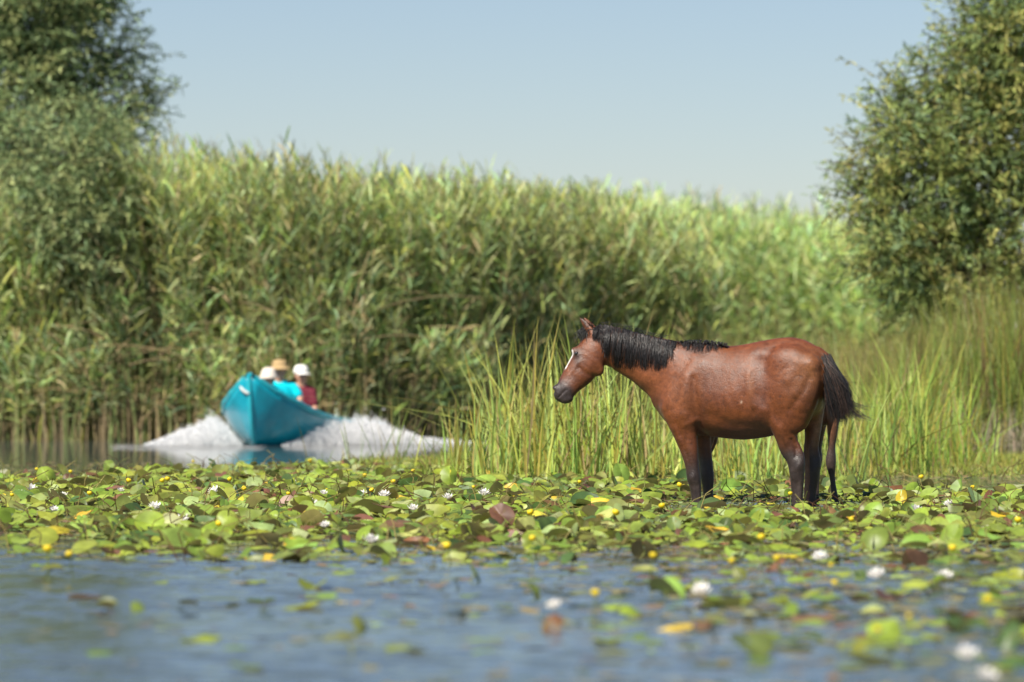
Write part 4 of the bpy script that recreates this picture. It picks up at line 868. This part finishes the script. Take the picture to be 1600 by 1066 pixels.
def sample_mat(r, n):
    """positions of pads in the mat, chosen evenly over the water surface with a density map in picture terms"""
    out = []
    while len(out) < n:
        Y = 1 / r.uniform(1 / 66, 1 / 28.6, 6000) if False else r.uniform(28.6, 66, 6000); X = r.uniform(-1, 1, 6000) * Y * .108; px = 800 + X / Y * FPX; py = HORY + CAMH * FPX / Y
        d = np.ones(6000)
        front = np.interp(px, [-80, 120, 200, 420, 600, 800, 1000, 1200, 1400, 1680], [838, 842, 872, 868, 858, 862, 862, 858, 855, 850]) + 9 * np.sin(px * .045) + 6 * np.sin(px * .11)
        d *= np.clip((front - 4 - py) / 22, 0, 1) * .88 + .12 * (py < front + 22)
        back = np.interp(px, [-80, 120, 250, 450, 700, 1150, 1330, 1680], [750, 745, 737, 729, 724, 738, 754, 760]); d *= np.clip((py - back) / 6, 0, 1)
        gap = (px > 1110) & (py < 778); d[gap] *= .35
        gap = (px > 1320) & (py < 768); d[gap] *= .3
        gap = np.exp(-((px - 150) / 160) ** 2 - ((py - 806) / 9) ** 2) + .8 * np.exp(-((px - 520) / 120) ** 2 - ((py - 842) / 6) ** 2) + .7 * np.exp(-((px - 930) / 90) ** 2 - ((py - 840) / 5) ** 2); d *= 1 - .75 * np.clip(gap, 0, 1)
        d *= .55 + .45 * (np.sin(X * 2.1 + Y * .9) * np.sin(X * 3.7 - Y * 1.7 + 2) > -.45)
        # keep clear of the horse legs
        for lx in (1087, 1107, 1241, 1265, 1300): d[(np.abs(px - lx) < 9) & (np.abs(Y - 42) < .5)] = 0
        ok = r.random(6000) < d * np.interp(py, [720, 760, 870], [.8, .9, 1.])
        out += list(zip(X[ok], Y[ok]))
    return np.array(out[:n])
r = rng(71); NPAD = 20500
pos = sample_mat(r, NPAD)
# scattered pads of the open foreground (picture column, row, size, pose, colour)
FG = [(490, 920, .13, 2, 0), (478, 953, .13, 1, 0), (312, 1003, .12, 1, 0), (635, 1019, .12, 1, 0), (745, 910, .11, 4, 0), (978, 965, .15, 1, 0), (1130, 948, .15, 3, 1), (1040, 935, .13, 2, 1), (1236, 966, .11, 4, 1), (1385, 1003, .14, 4, 0), (1340, 1015, .12, 1, 0),
      (860, 985, .10, 4, 5), (835, 935, .09, 4, 2), (1155, 905, .08, 4, 2), (1210, 893, .13, 4, 5), (1255, 905, .10, 2, 5), (1345, 905, .07, 4, 3), (1400, 905, .10, 4, 2), (1430, 885, .12, 2, 5), (1300, 952, .14, 0, 3), (1395, 940, .13, 2, 5), (1440, 925, .13, 1, 3),
      (1175, 1025, .13, 1, 2), (1235, 1015, .14, 0, 2), (1290, 1005, .13, 2, 2), (1480, 965, .11, 1, 3), (1570, 900, .10, 4, 0), (1590, 905, .10, 4, 0), (1560, 940, .10, 4, 4), (1590, 955, .12, 1, 2), (1500, 985, .10, 2, 3), (1540, 990, .13, 1, 3), (1575, 1015, .13, 4, 3), (1595, 1040, .13, 1, 3), (1560, 1050, .14, 2, 3),
      (1590, 985, .12, 4, 3), (1450, 1040, .10, 0, 2), (1330, 1045, .08, 0, 1), (5, 960, .1, 0, 2), (565, 985, .08, 4, 2), (640, 975, .06, 0, 0), (215, 955, .07, 4, 2), (232, 968, .05, 0, 6), (1195, 940, .1, 0, 2), (1100, 985, .12, 0, 3), (1050, 985, .11, 1, 6), (940, 985, .1, 0, 0), (905, 930, .08, 0, 2),
      (400, 912, .08, 1, 0), (375, 912, .07, 0, 6), (250, 911, .06, 1, 1), (340, 938, .14, 0, 2), (130, 935, .12, 0, 5), (610, 935, .06, 0, 5), (1480, 880, .12, 1, 1), (1520, 905, .10, 0, 3), (1560, 880, .09, 2, 1), (1070, 910, .09, 0, 5), (1010, 905, .08, 0, 5), (1270, 935, .10, 1, 0), (1310, 890, .10, 0, 2),
      (215, 862, .15, 4, 0), (190, 868, .15, 1, 0), (228, 836, .15, 4, 5), (448, 830, .17, 4, 0), (432, 815, .16, 1, 5), (520, 832, .1, 4, 2), (665, 835, .15, 3, 5), (715, 805, .16, 4, 5), (790, 822, .22, 1, 0), (935, 828, .13, 2, 6), (450, 878, .16, 2, 2), (1250, 812, .15, 4, 5), (1296, 810, .13, 4, 5), (1110, 800, .16, 2, 3),
      (1165, 800, .12, 1, 1), (1420, 812, .14, 4, 2), (1205, 760, .08, 1, 1)]
fgp = []
for (a, b, R_, k, cidx) in FG: Yp = WY(b); fgp.append((XP(a, Yp), Yp))
fgp = np.array(fgp); ex_p = []
while len(ex_p) < 420:
    a = r.uniform(0, 1650); b = 868 + 190 * r.random() ** 1.3; dd_ = np.interp(a, [0, 450, 850, 1050, 1200, 1650], [.04, .10, .25, .5, .9, 1]) * np.interp(b, [868, 900, 960, 1066], [1, .9, .55, .18])
    if a > 1440: dd_ = max(dd_, .6)
    if r.random() < dd_: ex_p.append((XP(a, WY(b)), WY(b)))
pos = np.concatenate([fgp, pos, np.array(ex_p)]); n = len(pos); nf = len(FG)
kind, tilt, cup, fold, wav, curl = pad_params(r, n)
ci = r.choice(len(PN), n, p=PW); R0 = .038 + .062 * r.random(n) ** 1.7 * np.where(pos[:, 1] > 52, .9, 1)
R0[nf:] *= np.where(r.random(n - nf) < .06, 1.3, 1)
px_ = 800 + pos[:, 0] / pos[:, 1] * FPX; nl = (px_ > 1030) & (px_ < 1345) & (pos[:, 1] > 37) & (pos[:, 1] < 43.5); R0[nl] *= np.where(pos[nl, 1] > 39, .5, .75); tilt[nl] *= .5; fold[nl] *= .6
for q, (a, b, R_, k, cidx) in enumerate(FG):
    kind[q], R0[q], ci[q] = k, R_ * (.52 if k == 4 else .72), cidx; p_ = pad_params(r, 1, k); tilt[q], cup[q], fold[q], wav[q], curl[q] = [float(v[0]) for v in p_[1:]]
R0[-420:] *= .8; tilt[-420:] *= .6; kind[-420:] = np.where(r.random(420) < .6, 0, kind[-420:]); fl_ = np.where(kind == 0)[0]; tilt[fl_] = np.minimum(tilt[fl_], .12); fold[fl_] *= .1; curl[fl_] *= .3; cup[fl_] *= .5
G = pads_geo(r, n, R0, tilt, cup, fold, wav, curl)
col = np.array([PALS[p] for p in PN])[ci] * r.uniform(.72, 1.25, (n, 1)) * np.stack([r.uniform(.85, 1.15, n), np.ones(n), r.uniform(.8, 1.3, n)], 1)
lift = np.where(kind == 0, .004 + .012 * r.random(n), r.uniform(0, .07, n) * (r.random(n) < .6)); lift[:nf] = np.where(kind[:nf] == 0, .006, .012)
sink = np.where(kind >= 1, -.02, 0)
def pad_cols(col, n, r):
    """paler veins, browner rims"""
    cc = np.broadcast_to(col[:, None, None], (n, K_, NA, 3)).copy(); cc[:, -1] *= r.uniform(.6, 1.0, (n, 1, 1)) * np.array([1.05, .85, .7])
    cc[:, 0] *= 1.3; cc[:, :, ::2] *= 1.08
    sp = r.random((n, K_, NA)) < .010; cc[sp] = cc[sp] * .4 + np.array([.20, .12, .03]) * .6; return cc
PC = pad_cols(col, n, r)
# the ones that show largest: singled out as objects of their own
size_px = R0 / pos[:, 1] * (1 + .4 * (kind > 0)); size_px[:nf] *= 10; pxx = 800 + pos[:, 0] / pos[:, 1] * FPX; pyy = HORY + CAMH * FPX / pos[:, 1]
size_px *= (pxx > 5) & (pxx < 1595) & (pyy < 1075)
order = np.argsort(-size_px); solo = np.sort(order[:290]); rest = np.setdiff1d(np.arange(n), solo)
S = Soup(); Vr = G[rest] + np.stack([pos[rest, 0], pos[rest, 1], lift[rest] + sink[rest]], 1)[:, None, None]
F_ = (PF[None] + (np.arange(len(rest)) * K_ * NA)[:, None, None]).reshape(-1, 4); S.add(Vr, F_, PC[rest].reshape(-1, 3))
# stalks of the raised leaves
rs = rest[(kind[rest] >= 1)]; c_ = G[rs][:, 0].mean(1) + np.stack([pos[rs, 0], pos[rs, 1], lift[rs] + sink[rs]], 1); off = r.normal(0, .05, (len(rs), 2)); b_0 = c_.copy(); b_0[:, :2] += off; b_0[:, 2] = -.03
S.tubes(np.stack([b_0, (b_0 + c_) / 2 + np.concatenate([off * .3, np.zeros((len(rs), 1))], 1), c_], 1), np.full((len(rs), 3), .0035), np.array([[.2, .22, .05]]) * r.uniform(.6, 1.3, (len(rs), 1)))
tag(S.build('lily_leaves', M_pad), 'thick mat of smaller water lily leaves covering the pond around the horse', 'water lilies', kind='stuff')
ORD = ['', 'first', 'second', 'third', 'fourth', 'fifth', 'sixth', 'seventh', 'eighth', 'ninth', 'tenth', 'eleventh', 'twelfth', 'thirteenth', 'fourteenth', 'fifteenth', 'sixteenth', 'seventeenth', 'eighteenth', 'nineteenth', 'twentieth'] + ['number %d' % q for q in range(21, 80)]
def zone(px, py):
    for lim, nm in ((975, 'nearest water'), (925, 'near open water'), (885, 'open water before mat'), (858, 'mat edge'), (840, 'first mat row'), (822, 'second mat row'), (800, 'third mat row')):
        if py > lim: return nm
    return 'mat by the horse legs' if px > 950 else 'back of the mat'
def side3(px): return 'left part' if px < 540 else ('centre' if px < 1000 else 'right part')
def label_by_rank(items, noun):
    """items: (desc, px, py); unique wording by colour, pose, zone, and rank from the left within that set"""
    keys = {}
    for q, (d, a, b) in enumerate(items): keys.setdefault((d, side3(a), zone(a, b)), []).append(q)
    lab = [None] * len(items)
    for (d, sd3, z), qs in keys.items():
        qs.sort(key=lambda q: items[q][1])
        for k, q in enumerate(qs):
            lab[q] = ('%s %s in %s, %s' % (d, noun, z, sd3)) if len(qs) == 1 else '%s %s %s from left, %s, %s' % (ORD[k + 1], d, noun, z, sd3)
    return lab
labs = label_by_rank([(PN[ci[q]] + ' ' + POSE[kind[q]], pxx[q], pyy[q]) for q in solo], 'lily pad')
for q, lb_ in zip(solo, labs):
    me = np_mesh('lily_pad', G[q], PF, PC[q]); me.materials.append(M_pad); o = link('lily_pad', me); o.location = (pos[q, 0], pos[q, 1], lift[q] + sink[q])
    tag(o, lb_, 'lily pad', 'large water lily pads')
    if kind[q] >= 1:
        S = Soup(); c1 = G[q][0].mean(0) - np.array([0, 0, .002]); b1 = c1 + np.array([*r.normal(0, .04, 2), 0]); b1[2] = -.04
        S.tubes(np.stack([b1, (b1 + c1) / 2 + np.array([.01, 0, 0]), c1])[None], np.full((1, 3), .004), np.array([.2, .22, .05]), 5); me = S.mesh('leaf_stalk'); me.materials.append(M_pad); link('leaf_stalk', me, o)
# little floating leaves and weed at the surface
r = rng(73); n = 26000
Yq = 16.5 + 45.5 * r.random(n) ** 1.5; Xq = r.uniform(-1, 1, n) * Yq * .1; pxq = 800 + Xq / Yq * FPX; pyq = HORY + CAMH * FPX / Yq
dn = np.where(pyq < 875, .9, 0) + np.where((pyq >= 875), np.interp(pxq, [0, 500, 900, 1150, 1600], [.05, .12, .4, .8, .95]) * np.interp(pyq, [875, 930, 1000, 1066], [1, .8, .35, .25]), 0)
dn *= np.where(np.sin(Yq * 2.3 + Xq * .8) + np.sin(Yq * .9 - Xq * .5) > .1, 1, .25)
k = r.random(n) < dn; Xq, Yq = Xq[k], Yq[k]; n = len(Xq); S = Soup()
Bp = np.stack([Xq, Yq, np.full(n, .004) + .01 * r.random(n)], 1); a = r.uniform(0, 6.28, n); D = np.stack([np.cos(a), np.sin(a), r.normal(0, .06, n)], 1)
cw = np.array([(.20, .24, .05), (.10, .16, .05), (.08, .14, .07), (.17, .08, .05), (.28, .24, .05), (.06, .07, .03)])[r.choice(6, n, p=[.25, .2, .2, .12, .08, .15])] * r.uniform(.7, 1.2, (n, 1))
S.ribbons(Bp, D, r.uniform(.04, .14, n), r.uniform(.02, .06, n), -.05, cw, 3, side=np.stack([-np.sin(a), np.cos(a), r.normal(0, .1, n)], 1))
n = 900; Yq = r.uniform(29, 60, n); Xq = r.uniform(-1, 1, n) * Yq * .1      # bent stalks and withered scraps among the pads
p0 = np.stack([Xq, Yq, np.full(n, -.02)], 1); h_ = r.uniform(.05, .22, n); p2 = p0 + np.stack([r.normal(0, .12, n), r.normal(0, .08, n), h_], 1); p1 = (p0 + p2) / 2 + np.stack([r.normal(0, .03, n), 0 * h_, h_ * .25], 1)
S.tubes(np.stack([p0, p1, p2], 1), np.full((n, 3), .0035), np.array([(.2, .22, .05), (.12, .06, .03), (.3, .25, .08)])[r.integers(0, 3, n)])
tag(S.build('floating_weed', M_pad), 'small floating leaves, weed and bent stalks on the water surface', 'water weed', kind='stuff')

# ------------------------------------------------------------------ flowers
def flower_white(r):
    S = Soup()
    for ring, (m, el_, L_) in enumerate(((9, .35, .062), (8, .75, .055), (6, 1.1, .042))):
        a = np.arange(m) * 2 * math.pi / m + ring * .35 + r.normal(0, .1, m); D = np.stack([np.cos(a) * math.cos(el_), np.sin(a) * math.cos(el_), np.full(m, math.sin(el_))], 1)
        S.ribbons(D * .008, D, L_ * r.uniform(.9, 1.1, m), .024, -.28, np.tile([.82, .80, .76], (m, 1)), 4, side=np.stack([-np.sin(a), np.cos(a), 0 * a], 1))
    return S
r = rng(81)
M_yel = leafmat('yellow_petal', .2, .4, .4, vary=.05)
wf_mesh = []
for q in range(4): me = flower_white(r).mesh('white_water_lily'); me.materials.append(M_petal); wf_mesh.append(me)
def stamens():
    S = Soup(); a = np.arange(16) * 2.4; D = np.stack([np.cos(a) * .5, np.sin(a) * .5, np.ones(16)], 1); S.tubes(np.stack([D * 0, unit(D) * .022], 1), np.full((16, 2), .0022), np.array([.75, .5, .05])); me = S.mesh('stamens'); me.materials.append(M_yel); return me
st_mesh = stamens()
WF = [(326, 830), (402, 826), (866, 943), (1095, 920), (1510, 1020), (1536, 1053), (188, 764), (84, 793), (100, 772), (336, 766), (488, 786), (508, 818), (580, 842), (925, 776), (1370, 896), (48, 762), (285, 812), (870, 755), (565, 772), (600, 772), (645, 792), (1430, 793), (1482, 785), (755, 770), (700, 775), (242, 790), (505, 768), (1000, 760), (455, 752), (30, 770), (1475, 898), (1280, 868)]
YF_ = [(700, 852), (832, 840), (1020, 866), (1145, 874), (1543, 934), (1298, 880), (75, 857), (109, 864), (1303, 908), (930, 925), (1488, 855), (1190, 838), (57, 732), (110, 736), (255, 750), (18, 772), (381, 762), (360, 748), (302, 720), (485, 720), (445, 746), (510, 765), (1330, 810), (340, 817), (582, 765), (646, 735), (570, 742), (740, 760), (1145, 735), (1060, 757), (1590, 812), (450, 770), (830, 800), (200, 750), (262, 748), (140, 770), (615, 752), (905, 752), (1235, 770), (1370, 980), (1420, 960), (1215, 870), (1035, 790), (960, 800), (1440, 745), (1520, 760), (775, 795), (560, 790)]
labw = label_by_rank([('white', a, b) for a, b in WF], 'water lily flower'); laby = label_by_rank([('yellow', a, b) for a, b in YF_], 'pond lily flower')
for q, ((a, b), lb_) in enumerate(zip(WF, labw)):
    h0 = .05 if b < 880 else .03; Yp = CAMH * FPX / (b + 5 - HORY) ; z_ = r.uniform(.03, .09) if b < 880 else .02; Yp = (CAMH - z_ - .02) * FPX / (b - HORY)
    o = link('white_water_lily', wf_mesh[q % 4]); o.location = (XP(a, Yp), Yp, z_); o.rotation_euler = (r.uniform(-.1, .5), r.normal(0, .15), r.uniform(0, 6.28)); o.rotation_euler = (r.uniform(.1, .5), r.normal(0, .2), 0); s_ = r.uniform(.5, .85) * (.9 if b > 880 else 1); o.scale = (s_,) * 3
    tag(o, lb_, 'flower', 'white water lilies'); link('stamens', st_mesh, o)
def flower_yellow():
    th = np.arange(10) * 2 * math.pi / 10; prof = [(.004, -.004), (.016, .0), (.025, .012), (.026, .024), (.020, .034), (.012, .036), (.003, .030)]
    V = np.array([[(math.cos(a) * r_ * (1 + .1 * math.cos(5 * a)), math.sin(a) * r_ * (1 + .1 * math.cos(5 * a)), z) for a in th] for r_, z in prof]); n_ = len(prof)
    k = np.arange(n_ - 1)[:, None] * 10; j = np.arange(10)[None]; j2 = (j + 1) % 10; c_ = np.tile([.78, .60, .02], (n_ * 10, 1))
    return np_mesh('yellow_pond_lily', V, np.stack([k + j, k + j2, k + 10 + j2, k + 10 + j], -1).reshape(-1, 4), c_)
yf_mesh = flower_yellow(); yf_mesh.materials.append(M_yel)
for q, ((a, b), lb_) in enumerate(zip(YF_, laby)):
    z_ = r.uniform(.06, .13); Yp = (CAMH - z_ - .015) * FPX / (b - HORY); o = link('yellow_pond_lily', yf_mesh); o.location = (XP(a, Yp), Yp, z_); o.rotation_euler = (r.normal(0, .25), r.normal(0, .25), r.uniform(0, 6)); s_ = r.uniform(.55, .9) * (.75 if b > 862 else 1); o.scale = (s_,) * 3
    tag(o, lb_, 'flower', 'yellow pond lilies')
    S = Soup(); S.tubes(np.array([[(0, 0, 0), (.005, .003, -z_ * .6), (.012, 0, -z_ * 1.3 - .02)]]), np.full((1, 3), .0045), np.array([.16, .2, .05]), 5); me = S.mesh('flower_stalk'); me.materials.append(M_pad); link('flower_stalk', me, o)
